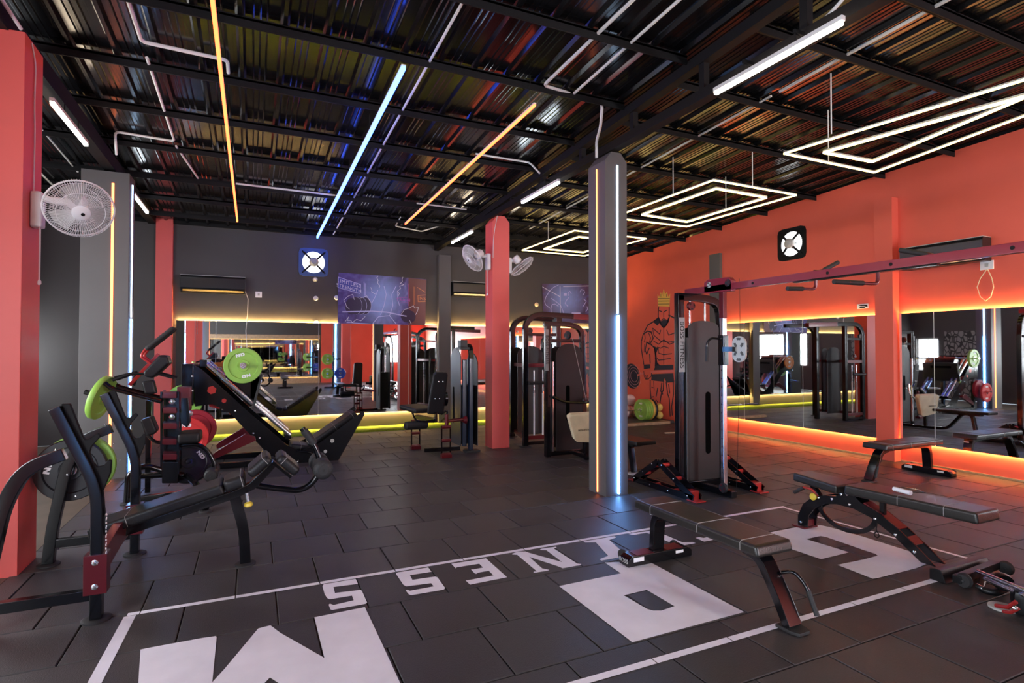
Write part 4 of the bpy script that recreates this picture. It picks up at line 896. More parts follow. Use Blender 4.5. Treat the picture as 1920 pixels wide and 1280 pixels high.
obj('base_rail', MB().sweep(fillet([(4.3, 7.15, .04), (4.28, 6.5, .04), (4.28, 6.25, .06), (4.30, 6.0, .36), (4.31, 5.88, .375), (4.33, 5.82, .33), (4.34, 5.76, .015)], .1, 6), .07, .05, (1, 0, 0)), M['black'], t, bev=.006)
pad(t, (4.33, 6.42, .38), (4.33, 5.50, .39), (1, 0, 0), .30, .05, 'seat_pad', M['vinylb'], bev=.016)
obj('seat_frame', MB().bar((4.33, 6.3, .36), (4.33, 5.68, .365), .12, .035), M['black'], t)
obj('foot_disc', MB().lathe([(.09, 0), (.09, .01), (.05, .014)], (4.33, 5.74, .001), (0, 0, 1), 24), M['mark'], t)
# ------------------------------------------------------------ ceiling lights
def tube_light(label, x, z, y0, y1, m='tube_w'):
    t = thing('tube_light', label, 'ceiling light', (x, (y0 + y1) / 2, z))
    obj('housing', MB().bx(x - .018, x + .018, y0, y1, z + .012, z + .045), M['white_pipe'], t, bev=.004)
    obj('tube', MB().bx(x - .016, x + .016, y0 + .01, y1 - .01, z - .012, z + .012), M[m], t, bev=.006)
    if abs(x - 3.5) < .3: obj('bracket_arm', MB().bx(x - .01, 3.47, y0 + .34, y0 + .36, z + .11, z + .135).bx(x - .01, 3.47, y1 - .31, y1 - .29, z + .11, z + .135), M['steel_dark'], t)
    obj('bracket', MB().cyl((x, y0 + .35, z + .045), (x, y0 + .35, z + .13), .005, 6).cyl((x, y1 - .3, z + .045), (x, y1 - .3, z + .13), .005, 6), M['steel_dark'], t)
    return t
tube_light('bright warm tube light under the beam at the top right of the photo', 3.36, 3.60, 2.30, 3.39)
tube_light('cool white tube light under the beam, left of the grey central column', 3.395, 3.60, 5.98, 7.03, 'tube_c')
tube_light('small warm tube light under the beam near the back wall, left of the red column', 3.44, 3.60, 9.10, 10.2)
tube_light('warm tube light at the top left above the white wall fan', -1.54, 3.60, 5.82, 6.90)
tube_light('cool white tube light to the right of the grey left column', -1.455, 3.60, 8.83, 9.9, 'tube_c')
for x, y, mm in ((3.6, -1.6, 'tube_w'), (3.6, -4.6, 'tube_c'), (-1.62, 2.4, 'tube_w'), (-1.62, -1.6, 'tube_c')):  # unseen lamps added for general fill, continuing the visible rows
    tube_light('unseen fill tube light under a roof beam behind the camera, %s' % {(3.6, -1.6): 'middle beam, nearer one', (3.6, -4.6): 'middle beam, farther one', (-1.62, 2.4): 'left beam, nearer one', (-1.62, -1.6): 'left beam, farther one'}[(x, y)], x, 3.72, y, y + 1.15, mm)
def led_line(label, p, q, m, w=.022):
    t = thing('led_line', label, 'led light', tuple((Vector(p) + Vector(q)) / 2))
    obj('light_bar', MB().bar(p, q, w, w), M[m], t)
    u = V(0, 0, w * .5 + .008); obj('channel', MB().bar(Vector(p) + u, Vector(q) + u, w + .006, .012), M['white_pipe'], t)
    n = 5; mb = MB()
    for i in range(n):
        c = Vector(p).lerp(Vector(q), (i + .1) / n); mb.cyl(c + u, (c.x, c.y, roofz(c.y)), .003, 5)
    obj('hanger_wire', mb, M['steel_dark'], t); return t
led_line('long blue LED bar hanging under the roof above the exhaust fan', fx(757, 127, 1.10), fx(595, 445, 1.10), 'led_blue', .030)
led_line('long red LED bar under the roof left of the blue one', (-.25, .6, 3.80), fz(445, 415, 3.68), 'led_red', .024)
led_line('shorter red LED bar under the roof right of the blue one', fz(1003, 197, 3.78), fz(760, 420, 3.68), 'led_red', .018)
def neon(label, outer, inner, wires):
    t = thing('neon_frame', label, 'neon light', (sum(p[0] for p in outer) / 4, sum(p[1] for p in outer) / 4, outer[0][2]))
    for ring, w in ((outer, .014), (inner, .019)):
        for i in range(4):
            a, b = Vector(ring[i]), Vector(ring[(i + 1) % 4]); mb = MB().bar(a, b, w, w)
            obj('neon_bar', mb, M['led_warm'], t); obj('channel', MB().bar(a + V(0, 0, w), b + V(0, 0, w), w * .9, w * .8), M['silver'], t)
    for x, y, z in wires: obj('hanger', MB().cyl((x, y, z + .02), (x, y, roofz(y)), .006, 6), M['white_pipe'], t)
    return t
z = 3.55
neon('largest yellow neon double frame hanging tilted at the upper right', [(4.92, 4.02, z), (6.37, 4.02, z), (6.37, 1.9, 3.74), (4.92, 1.9, 3.43)], [(5.26, 3.83, z), (5.99, 3.80, z), (5.99, 2.25, 3.73), (5.26, 2.1, 3.44)], [(4.92, 3.5, z), (5.6, 4.02, z)])
neon('middle yellow neon double frame hanging to the right of the grey central column', [(4.93, 5.0, z), (6.38, 5.03, z), (6.38, 7.06, z), (4.93, 7.06, z)], [(5.22, 5.25, z), (6.13, 5.28, z), (6.15, 6.80, z), (5.22, 6.72, z)], [(4.93, 5.7, z), (5.6, 5.03, z), (6.15, 6.0, z)])
neon('farthest yellow neon double frame hanging behind the grey central column', [(4.88, 8.08, z), (6.4, 8.12, z), (6.38, 10.15, z), (4.88, 10.1, z)], [(5.22, 8.5, z), (6.13, 8.5, z), (6.13, 9.8, z), (5.22, 9.8, z)], [(4.88, 9.0, z), (5.6, 8.1, z), (6.13, 9.0, z)])
# white conduits clipped under the purlins
def conduit(pts, r=.013, label=None):
    return tag(obj('conduit', MB().tube(fillet(pts, .05, 3), r, 8), M['white_pipe'], ceil))
RZ = lambda x, y, d=.025: (x, y, roofz(y) - d)
conduit([RZ(1.385, 3.2), RZ(1.385, 11.2)], .012)
conduit([RZ(2.56, 2.2), RZ(2.50, 4.70), RZ(3.22, 4.78), (3.28, 4.9, 3.88), (3.36, 5.1, 3.8), (3.36, 5.1, 3.62)], .015)
conduit([RZ(2.85, 2.2), RZ(2.85, 4.72)], .013)
conduit([RZ(4.72, 1.2), RZ(4.72, 3.9)], .015); conduit([RZ(4.72, 4.0), RZ(4.75, 9.5)], .012)
conduit([RZ(-.84, 2.8), RZ(-.84, 5.35), RZ(-.22, 5.38), RZ(-.22, 5.6)], .015)
conduit([RZ(-.84, 5.6), RZ(-.84, 7.45), RZ(-1.40, 7.4), (-1.42, 7.6, 3.75)], .013); conduit([RZ(-.84, 7.6), RZ(-.70, 8.7)], .012)
conduit([RZ(-.24, 8.75), RZ(1.05, 8.78), RZ(1.35, 8.82)], .014)
conduit([(3.6, 3.0, 3.80), (3.62, 2.6, 3.86), (3.66, 2.3, 4.05)], .012)
conduit([RZ(2.5, 6.5), RZ(3.25, 6.5), (3.4, 6.5, 3.86)], .012); conduit([RZ(2.35, 8.72), RZ(3.2, 8.75)], .012)
conduit([(-1.55, 4.6, 3.9), (-1.47, 4.9, 3.75)], .012); conduit([RZ(-2.55, 4), RZ(-2.55, 11)], .013); conduit([RZ(-2.1, 6), RZ(-2.1, 9)], .011)
conduit([RZ(2.3, 9.6), RZ(2.35, 10.2), RZ(2.9, 10.4), RZ(3.1, 9.9)], .011)

# ------------------------------------------------------------ wall fans
def fan(label, mount, out, c, ax, cords=True, R=.225):
    """mount: point on the wall; out: wall normal; c: cage centre; ax: facing direction"""
    mount, out, c, ax = Vector(mount), Vector(out).normalized(), Vector(c), Vector(ax).normalized()
    t = thing('wall_fan', label, 'fan', tuple(mount)); sd = out.cross(V(0, 0, 1)).normalized()
    B = Matrix((sd, out, V(0, 0, 1))).transposed()
    obj('bracket', MB().box(mount + out * .035 + V(0, 0, -.03), (.10, .07, .26), B), M['fanw'], t, bev=.02, seg=3)
    back = c - ax * .17
    obj('neck', MB().tube([mount + out * .05 + V(0, 0, .06), mount + out * .12 + V(0, 0, .05), back.lerp(mount + out * .12, .35), back], .026, 10), M['fanw'], t)
    obj('motor', MB().lathe([(.02, -.10), (.05, -.10), (.062, -.085), (.064, .0), (.05, .02), (.02, .03)], c - ax * .10, ax, 20), M['fanw'], t)
    a = ax.orthogonal().normalized(); b = ax.cross(a); cg = MB(); N = 84
    prof = [(.05, .075), (.14, .068), (.20, .035), (R, 0)]; profb = [(.06, -.055), (.14, -.055), (.20, -.035), (R, 0)]
    for k in range(N):
        th = 2 * math.pi * k / N; e = a * math.cos(th) + b * math.sin(th)
        for pr in (prof, profb): cg.tube([c + e * r + ax * h for r, h in pr], .0014, 3)
    for r, h, w in ((R, 0, .006), (.14, .068, .002), (.14, -.055, .002), (.20, .035, .0015)):
        cg.tube([c + (a * math.cos(2 * math.pi * i / 32) + b * math.sin(2 * math.pi * i / 32)) * r + ax * h for i in range(33)], w, 5)
    obj('cage', cg, M['fanw'], t)
    obj('hub_cap', MB().lathe([(.055, .068), (.055, .078), (.045, .084), (.001, .085)], c, ax, 20), M['fanw'], t)
    obj('logo', MB().lathe([(.012, .086), (.012, .0875), (.006, .0875), (.006, .086)], c + b * .01, ax, 12), M['steel_dark'], t)
    bl = MB()
    for k in range(3):
        th = 2 * math.pi * k / 3; P = []
        for r, w0, w1 in ((.03, -.25, .25), (.10, -.6, .35), (.18, -.62, .30)):
            P.append([c + (a * math.cos(th + w) + b * math.sin(th + w)) * r + ax * (w * .03) for w in (w0, (w0 + w1) / 2, w1)])
        vs = [p for row in P for p in row]; vs += [p - ax * .003 for p in vs]; fs = []
        for i in range(2):
            for j in range(2): q = i * 3 + j; fs += [(q, q + 1, q + 4, q + 3), (q + 12, q + 9 + 3, q + 10, q + 9) if 0 else (q + 9 + 3, q + 9 + 4, q + 9 + 1, q + 9)]
        bl.add(vs, fs)
    obj('blade', bl, M['silver'], t)
    if cords:
        for k in (-.01, .012):
            p0 = mount + out * .05 + sd * k + V(0, 0, -.15); p1 = p0 + V(0, 0, -.36 - abs(k) * 2)
            obj('pull_cord', MB().cyl(p0, p1, .0025, 5).lathe([(.003, 0), (.009, .012), (.009, .03), (.004, .036)], p1, (0, 0, -1), 8), M['fanw'], t)
    return t
mp = fx(70, 392, -1.45)
fan('large white wall fan tilted down on the left red column', (-1.45, 5.08, mp.z), (1, 0, 0), fy(149, 391, 4.84), (.30, -.72, -.52), R=.205)
lead = [(-1.44, 5.08, mp.z + .08), (-1.44, 5.09, 3.1), (-1.44, 5.07, 3.3), (-1.44, 5.09, 3.6), (-1.445, 5.02, 3.72)]
one('power_lead', MB().tube(fillet(lead, .1), .005, 6), M['white_pipe'], 'white lead running up the left red column to the roof', 'cable')
c = fy(886, 484, 8.20)
fan('white wall fan on the left side of the red central column', (3.42, 8.25, c.z + .0), (-1, 0, 0), (c.x, c.y, c.z - .0), (-.80, -.12, -.52))
c = fy(979, 499, 8.20)
fan('white wall fan on the right side of the red central column', (3.715, 8.25, c.z + .03), (1, 0, 0), (c.x, c.y, c.z), (.62, -.10, -.72), cords=False)
one('power_lead', MB().tube(fillet([(3.425, 8.14, 3.0), (3.43, 8.14, 3.25), (3.45, 8.14, 3.45), (3.5, 8.14, 3.68)], .1), .005, 6), M['white_pipe'], 'white lead running up the red central column above its fan', 'cable')

# ------------------------------------------------------------ exhaust fans, air conditioners, switches
def exhaust(label, c, ax, up=(0, 0, 1), S=.27, fm=None):
    c, ax, up = Vector(c), Vector(ax).normalized(), Vector(up); sd = up.cross(ax).normalized()
    t = thing('exhaust_fan', label, 'exhaust fan', tuple(c)); q = []
    for i in range(32):
        th = 2 * math.pi * i / 32; k = 1 / max(abs(math.cos(th)), abs(math.sin(th))); k = min(k, 1.3) * S
        q.append((th, k))
    vs = []; Ri = .205
    for th, k in q:
        e = sd * math.cos(th) + up * math.sin(th); vs += [c + e * k + ax * .02, c + e * Ri + ax * .02, c + e * Ri, c + e * k]
    n = 32; fs = []
    for i in range(n):
        j = (i + 1) % n
        for k in range(4): fs.append((i * 4 + k, j * 4 + k, j * 4 + (k + 1) % 4, i * 4 + (k + 1) % 4))
    obj('frame', MB().add(vs, fs), fm or M['steel_dark'], t, sm=False)
    obj('opening', MB().lathe([(.205, .001), (.205, .003)], c, ax, 32), M['opening'], t)
    mb = MB()
    for k in range(4):
        th = math.pi / 4 + k * math.pi / 2; e = sd * math.cos(th) + up * math.sin(th); mb.bar(c + e * .05 + ax * .06, c + e * .27 + ax * .03, .034, .016, ax.cross(e))
        mb.bolt(c + e * .285 + ax * .025, ax, .014, .01)
    obj('spider_arm', mb, M['steel_dark'], t); obj('motor', MB().lathe([(.06, .01), (.085, .03), (.085, .09), (.05, .125), (.01, .13)], c, ax, 20), M['silver'], t)
    bl = MB()
    for k in range(5):
        th = k * 2 * math.pi / 5; f = lambda r, w: c + (sd * math.cos(th + w) + up * math.sin(th + w)) * r + ax * (.012 + w * .02)
        bl.prism([f(.03, -.1), f(.10, -.10), f(.10, .05), f(.03, .1)], ax * .002)
    obj('blade', bl, M['steel_dark'], t); return t
bf = mat('blue_grey_frame', (.06, .12, .30), .35)
exhaust('blue framed exhaust fan on the dark back wall under the blue LED bar', tuple(fy(588, 492, YB)), (0, -1, 0), fm=bf)
exhaust('black exhaust fan high on the red right wall', tuple(fx(1485, 457, XR)), (-1, 0, 0))
def ac(label, a, b, out, h, d=.2):
    a, b, out = Vector(a), Vector(b), Vector(out); t = thing('air_conditioner', label, 'air conditioner', tuple((a + b) / 2)); L = (b - a)
    pr = [(0, 0), (d * .9, 0), (d, -h * .12), (d, -h * .72), (d * .75, -h), (0, -h)]
    obj('body', MB().prism([a + out * x + V(0, 0, z) for x, z in pr], L), M['acblack'], t, bev=.008)
    obj('top_trim', MB().bar(a + out * d * .5 + V(0, 0, .002), b + out * d * .5 + V(0, 0, .002), d * .9, .008, out), M['silver'], t)
    obj('louver', MB().bar(a + out * d * .88 + L * .03 + V(0, 0, -h * .88), b + out * d * .88 - L * .03 + V(0, 0, -h * .88), .05, .006, out + V(0, 0, .8)), M['gold'] if 'left' in label else M['silver'], t)
    return t
a, b = fy(338, 514, YB - .2), fy(460, 520, YB - .2); zc = (a.z + b.z) / 2
ac('long black air conditioner at the left end of the dark back wall', (a.x, YB, zc), (b.x, YB, zc), (0, -1, 0), .30)
a = fy(850, 527, YB - .2)
ac('black air conditioner half hidden behind the red central column', (a.x, YB, a.z), (a.x + .95, YB, a.z), (0, -1, 0), .30)
a, b = fx(1686, 466, XR - .2), fx(1842, 443, XR - .2)
ac('black air conditioner on the red right wall above the crossbeam', (XR, a.y, (a.z + b.z) / 2), (XR, b.y, (a.z + b.z) / 2), (-1, 0, 0), .29)
def disc(label, p, ax, r=.045, m='mark', name='wall_disc', cat='wall plate', grp=None): return one(name, MB().lathe([(r, 0), (r, .008), (r * .85, .014), (.001, .015)], p, ax, 20), M[m], label, cat, grp)
disc('round white cover on the back wall between the poster and the exhaust fan', tuple(fy(592, 559, YB)), (0, -1, 0))
disc('round white cover just above the back mirror under the exhaust fan', tuple(fy(593, 604, YB)), (0, -1, 0), m='silver')
disc('round white cover partly behind the lightning poster', tuple(fy(631, 558, YB)), (0, -1, 0))
disc('round cream cover on the back wall left of the small poster', tuple(fy(1006, 571, YB)), (0, -1, 0), .05, 'cream')
t = thing('bulb_holder', 'small lamp holder with bulb under the exhaust fan on the back wall', 'lamp', tuple(fy(591, 524, YB)))
p = fy(591, 524, YB); obj('holder', MB().lathe([(.045, 0), (.045, .02), (.02, .03)], p, (0, -1, 0), 16), M['silver'], t); obj('bulb', MB().lathe([(.018, .03), (.03, .05), (.03, .07), (.001, .09)], p, (0, -1, 0), 16), M['mark'], t)
def plate_sw(label, p, ax, w=.11, h=.11):
    t = thing('switch_plate', label, 'switch', tuple(p)); p = Vector(p); ax = Vector(ax); sd = ax.cross(V(0, 0, 1)); B = Matrix((sd, ax, V(0, 0, 1))).transposed()
    obj('plate', MB().box(p + ax * .006, (w, .012, h), B), M['mark'], t, bev=.004)
    obj('socket', MB().box(p + ax * .014, (w * .3, .006, h * .4), B), M['silver'], t); return t
plate_sw('white switch plate right of the left air conditioner', tuple(fy(485, 552, YB)), (0, -1, 0))
sp_ = fx(1851, 497, XR); plate_sw('white socket on the red wall below the crossbeam', tuple(sp_), (-1, 0, 0), .14, .11)
one('power_lead', MB().tube([fx(*q, XR - .012) for q in ((1850, 505), (1838, 522), (1832, 538), (1838, 556), (1848, 564), (1858, 556), (1863, 538), (1860, 522), (1852, 505))], .005, 6), M['cream'], 'thin looped lead hanging from the socket on the red wall', 'cable')
one('power_lead', MB().tube([fy(*q, YB - .06) for q in ((460, 546), (465, 560), (464, 590), (461, 620), (463, 650), (460, 672))], .006, 6), M['white_pipe'], 'white lead hanging from the left air conditioner in front of the mirror', 'cable')
t = thing('door_sign', 'small black and white sticker above the mirror on the red wall', 'sticker', tuple(fx(1618, 574, XR)))
p = fx(1618, 574, XR); obj('sign_board', MB().box(p + V(-.004, 0, 0), (.006, .17, .07)), M['mark'], t, bev=.003)
obj('print', MB().prism([p + V(-.0085, y, z) for y, z in ((-.07, .02), (.07, .025), (.03, .005), (-.03, .0), (-.075, -.02))], (.0012, 0, 0)).prism([p + V(-.0085, y, z) for y, z in ((-.04, -.012), (.04, -.005), (.05, -.025), (-.03, -.028))], (.0012, 0, 0)), M['steel_dark'], t)

# ------------------------------------------------------------ posters
def poster_mat(name, stops, sc=3.2):
    m = mat(name, (.2, .1, .3), .35); nt = m.node_tree; N = nt.nodes; L = nt.links
    tc = N.new('ShaderNodeTexCoord'); n = N.new('ShaderNodeTexNoise'); n.inputs['Scale'].default_value = sc; n.inputs['Detail'].default_value = 6; n.inputs['Distortion'].default_value = 1.5
    r = N.new('ShaderNodeValToRGB'); L.new(tc.outputs['Object'], n.inputs['Vector']); L.new(n.outputs['Fac'], r.inputs[0])
    r.color_ramp.elements[0].position = stops[0][0]; r.color_ramp.elements[0].color = (*stops[0][1], 1); r.color_ramp.elements[1].position = stops[-1][0]; r.color_ramp.elements[1].color = (*stops[-1][1], 1)
    for p_, c_ in stops[1:-1]: e = r.color_ramp.elements.new(p_); e.color = (*c_, 1)
    gr = N.new('ShaderNodeVectorMath'); gr.operation = 'LENGTH'; mr = N.new('ShaderNodeMapRange'); mr.inputs[1].default_value = .15; mr.inputs[2].default_value = .6; mr.inputs[3].default_value = .75; mr.inputs[4].default_value = 0
    L.new(tc.outputs['Object'], gr.inputs[0]); L.new(gr.outputs['Value'], mr.inputs[0]); mx = N.new('ShaderNodeMixRGB'); mx.inputs[2].default_value = (.30, .45, .90, 1)
    L.new(mr.outputs[0], mx.inputs[0]); L.new(r.outputs[0], mx.inputs[1]); L.new(mx.outputs[0], N['Principled BSDF'].inputs['Base Color']); return m
M['ink_dark'] = mat('poster_dark', (.045, .03, .08), .4); M['ink_lilac'] = mat('poster_lilac', (.62, .62, .95), .4); M['ink_white'] = mat('poster_white', (.85, .86, .98), .4)
M['ink_orange'] = mat('poster_orange', (.85, .30, .10), .4); M['ink_pink'] = mat('poster_pink', (.60, .15, .62), .4); M['ink_blue'] = mat('poster_blue', (.10, .12, .48), .4); M['ink_brown'] = mat('poster_brown', (.20, .07, .07), .4)
def sheet(t, pts, m, y, name='print', th=.0008): return obj(name, MB().prism([(x, y, z) for x, z in pts], (0, th, 0)), m, t)
def ribbon2(pts, w):                                                   # flat stroke through points of the x-z plane, returned as quads
    out = []
    for a, b in zip(pts[:-1], pts[1:]):
        d = (Vector(b) - Vector(a)); 
        if d.length < 1e-5: continue
        d.normalize(); n = Vector((-d.y, d.x)) * w / 2; e = d * w * .3
        out.append([tuple(Vector(a) - e + n), tuple(Vector(b) + e + n), tuple(Vector(b) + e - n), tuple(Vector(a) - e - n)])
    return out
yp = YB - .03
def PP(l): return [(fy(x, y, yp).x, fy(x, y, yp).z) for x, y in l]
def zp(l, ox=620, oy=500, s=9.6): return PP([(ox + x / s, oy + y / s) for x, y in l])
t = thing('lightning_poster', 'purple and blue lightning poster reading LIMITLESS STRENGTH above the back mirror', 'poster', tuple(fy(716, 560, yp)))
sheet(t, zp([(145, 105), (600, 135), (1100, 175), (1725, 225), (1712, 660), (1700, 1078), (900, 1055), (125, 1035), (128, 560)]), poster_mat('lightning_print', [(.3, (.045, .03, .13)), (.48, (.10, .07, .28)), (.62, (.16, .14, .42)), (.8, (.30, .34, .75))]), yp, 'paper', .004)
yq = yp - .0015
sheet(t, zp([(1400, 205), (1722, 230), (1708, 900), (1690, 1070), (1400, 1050)]), M['ink_brown'], yq)
sheet(t, zp([(137, 190), (535, 320), (525, 478), (132, 370)]), M['ink_blue'], yq)
for r_ in ([(137, 185), (540, 318), (528, 482), (130, 372), (137, 185)],):
    mb = MB()
    for q in ribbon2(zp(r_), .012): mb.prism([(x, yq - .001, z) for x, z in q], (0, .0006, 0))
    obj('marking', mb, M['ink_lilac'], t)
a0, a1 = zp([(150, 250)])[0], zp([(520, 350)])[0]; rt = V(a1[0] - a0[0], 0, a1[1] - a0[1]).normalized(); upv = V(0, 0, 1)
L1 = zp([(332, 300)])[0]; L2 = zp([(330, 385)])[0]
letters(t, (L1[0], yq - .0015, L1[1]), upv, rt, .098, 'LIMITLESS', 'ink_white', ext=.0004); letters(t, (L2[0], yq - .0015, L2[1]), upv, rt, .092, 'STRENGTH', 'ink_white', ext=.0004)
L3 = zp([(1308, 598)])[0]; letters(t, (L3[0], yq - .0015, L3[1]), upv, (1, 0, 0), .095, 'TRAIN', 'ink_pink', ext=.0004)
L4 = zp([(1645, 572)])[0]; letters(t, (L4[0], yq - .0015, L4[1]), upv, (1, 0, 0), .10, 'INS', 'ink_orange', ext=.0004)
def strokes(t, ls, m, w, y, conv=None):
    conv = conv or (z2 if 'gym' in t['label'] else zp); mb = MB()
    for l in ls:
        for q in ribbon2(conv(l), w): mb.prism([(x, y, z) for x, z in q], (0, .0005, 0))
    obj('marking', mb, m, t)
z2 = lambda l: zp(l, 1000, 520, 12.8)
strokes(t, [[(1225, 555), (1385, 548)], [(1230, 650), (1385, 645)], [(1395, 310), (1398, 700)]], M['ink_pink'], .008, yq - .001)
strokes(t, [[(1570, 520), (1705, 505)], [(1575, 630), (1705, 625)], [(1570, 520), (1575, 630)], [(1560, 370), (1700, 455)], [(1500, 360), (1500, 690)]], M['ink_orange'], .010, yq - .001)
strokes(t, [[(850, 165), (830, 200), (855, 240), (845, 290), (885, 345), (870, 380)], [(1300, 185), (1285, 225), (1290, 270), (1250, 300), (1320, 320), (1240, 350), (1260, 390), (1200, 440), (1235, 480), (1215, 530)], [(720, 370), (745, 420), (735, 450), (800, 490)], [(235, 600), (310, 530), (395, 495), (425, 590)], [(235, 600), (270, 660), (285, 720), (335, 760)], [(540, 560), (650, 525), (690, 590), (725, 640)], [(265, 980), (325, 900), (300, 965), (370, 970), (385, 1005), (465, 945), (545, 970), (620, 895)], [(1420, 740), (1490, 700), (1510, 745), (1580, 735), (1560, 800), (1530, 860)], [(1420, 960), (1450, 1030)], [(1270, 850), (1330, 770), (1420, 740)]], M['ink_white'], .009, yq - .0012)
strokes(t, [[(600, 270), (605, 520)], [(620, 300), (625, 520)], [(740, 650), (800, 540), (850, 420)], [(1240, 700), (1210, 600), (1200, 460)], [(290, 1000), (720, 1030)], [(760, 1020), (860, 900), (1060, 880), (1180, 1030)], [(900, 860), (960, 700), (1000, 500), (960, 350)], [(1060, 880), (1120, 700), (1100, 500), (1180, 340)]], M['ink_lilac'], .012, yq - .0009)
dk = MB()
for cx, cy, rx, ry in ((620, 700, 110, 150), (540, 700, 115, 155), (460, 700, 125, 160), (380, 710, 120, 150), (1370, 880, 110, 120), (1430, 900, 100, 110)):
    dk = MB().prism([(x, yq - .0005 - .0001 * (cx % 7), z) for x, z in zp([(cx + rx * math.cos(a * math.pi / 12), cy + ry * math.sin(a * math.pi / 12)) for a in range(24)])], (0, .0003, 0)); obj('print', dk, M['ink_dark'], t)
strokes(t, [[(cx + 105 * math.cos(a * math.pi / 10 - 1.57), 700 + 155 * math.sin(a * math.pi / 10 - 1.57)) for a in range(11)] for cx in (460, 545, 625)], M['ink_lilac'], .006, yq - .0014)
strokes(t, [[(215, 810), (740, 800), (1000, 815), (1360, 890)]], M['ink_lilac'], .022, yq - .0018)
t = thing('gym_poster', 'dark purple gym poster with pale swirls above the multi-station frame', 'poster', tuple(fy(1060, 560, yp)))
z2 = lambda l: zp(l, 1000, 520, 12.8)
sheet(t, z2([(210, 150), (1700, 165), (1700, 1110), (330, 1075), (235, 850)]), poster_mat('gym_print', [(.3, (.06, .03, .07)), (.5, (.10, .06, .12)), (.65, (.10, .08, .22)), (.85, (.22, .22, .42))], 5), yp, 'paper', .004)
strokes(t, [[(600, 180), (480, 240), (380, 340), (300, 470), (270, 570), (290, 650), (400, 740)], [(430, 500), (560, 590), (660, 680), (730, 860)], [(430, 860), (420, 740), (450, 650), (520, 640), (600, 690)], [(850, 440), (830, 370), (880, 330), (910, 390)], [(1120, 350), (1150, 290), (1220, 310), (1230, 370), (1190, 420)], [(830, 700), (760, 620), (800, 540), (850, 480)], [(1210, 520), (1270, 570), (1230, 640), (1190, 700)], [(1260, 820), (1300, 760), (1290, 700)]], M['ink_lilac'], .013, yq)
strokes(t, [[(220, 225), (400, 330)], [(440, 350), (640, 460)], [(640, 200), (650, 850)], [(720, 220), (1330, 200)]], M['ink_white'], .012, yq - .0005)
sheet(t, z2([(730, 380), (800, 380), (800, 440), (730, 440)]), M['ink_lilac'], yq); sheet(t, z2([(920, 840), (1130, 840), (1130, 870), (920, 870)]), M['ink_lilac'], yq)

# ------------------------------------------------------------ mural of a crowned lifter on the red wall
t = thing('lifter_mural', 'dark line mural of a crowned bearded lifter with a barbell on the red wall', 'mural', tuple(fx(1240, 660, XR)))
M['mural'] = mat('mural_paint', (.022, .018, .035), .55); M['crown'] = mat('crown_paint', (.85, .50, .09), .5)
xm = XR - .0025
def mz(l, s=5.333, ox=1190, oy=540): return [(fx(ox + x / s, oy + y / s, xm).y, fx(ox + x / s, oy + y / s, xm).z) for x, y in l]
def art(ls, w):
    for l in ls:
        for q in ribbon2(mz(l), w * 1.35): la.prism([(xm, y, z) for y, z in q], (.002, 0, 0))
la = MB()
art([[(235, 205), (235, 300), (265, 370), (290, 395), (315, 370), (345, 300), (345, 195)], [(180, 340), (235, 300)], [(340, 270), (400, 300)], [(100, 430), (130, 370), (180, 340)], [(70, 520), (85, 460), (130, 430), (165, 440)], [(68, 520), (65, 600), (75, 660), (90, 760)], [(150, 660), (155, 750)], [(165, 440), (185, 500), (150, 560), (120, 540)], [(160, 560), (200, 600), (210, 700), (205, 780)], [(120, 540), (105, 620), (120, 660), (145, 600)], [(155, 920), (155, 1010), (165, 1120), (180, 1200)], [(290, 930), (285, 1020), (265, 1060), (245, 1200)], [(315, 940), (330, 1060), (345, 1100), (355, 1280)], [(385, 930), (388, 1060), (370, 1180), (375, 1270)], [(230, 1000), (215, 1080)], [(270, 950), (260, 1030), (280, 1060)], [(340, 960), (350, 1050)]], .022)
art([[(180, 400), (190, 470), (260, 530), (290, 530)], [(290, 530), (340, 540), (400, 530)], [(290, 400), (290, 760)], [(260, 420), (250, 460), (180, 400)], [(320, 420), (340, 470), (395, 450)], [(190, 530), (240, 560), (290, 515), (350, 560), (400, 540)], [(235, 600), (240, 650), (290, 665), (370, 655)], [(225, 700), (240, 720), (290, 715), (360, 700)], [(225, 590), (260, 600), (290, 580), (340, 600)], [(205, 700), (215, 760), (250, 770)], [(95, 430), (105, 500), (95, 540)], [(140, 450), (160, 500), (140, 560)], [(100, 560), (95, 640)], [(110, 870), (115, 910)], [(130, 870), (135, 915)], [(90, 830), (95, 880), (110, 910), (140, 905), (165, 880), (170, 830)], [(170, 990), (185, 995)], [(190, 930), (195, 1020)], [(165, 1090), (190, 1085)], [(200, 1140), (215, 1120), (230, 1140)]], .014)
art([[(245, 225), (270, 235)], [(295, 235), (325, 220)], [(290, 240), (290, 290)], [(265, 320), (290, 305), (320, 320)], [(240, 180), (235, 240)]], .016)
obj('line_art', la, M['mural'], t)
def blob(name, l, m, d=0): return obj(name, MB().prism([(xm - d, y, z) for y, z in mz(l)], (.002, 0, 0)), m, t)
blob('beard', [(238, 285), (262, 330), (290, 315), (322, 325), (345, 280), (340, 340), (312, 375), (290, 400), (268, 372), (248, 345)], M['mural'])
blob('shorts', [(170, 860), (385, 850), (395, 940), (318, 945), (300, 900), (285, 935), (165, 922)], M['mural'])
blob('waist_shading', [(190, 580), (235, 600), (215, 650), (225, 740), (250, 770), (385, 765), (385, 815), (190, 820), (215, 760), (205, 680)], M['mural'])
blob('neck_shading', [(180, 340), (235, 300), (250, 345), (225, 375), (200, 350)], M['mural']); blob('wristband', [(90, 765), (155, 760), (155, 800), (92, 810)], M['mural'])
o = blob('crown', [(232, 180), (228, 60), (245, 90), (260, 40), (275, 70), (290, 5), (305, 65), (322, 35), (335, 90), (355, 55), (348, 185)], M['crown'], .001)
cb = MB()
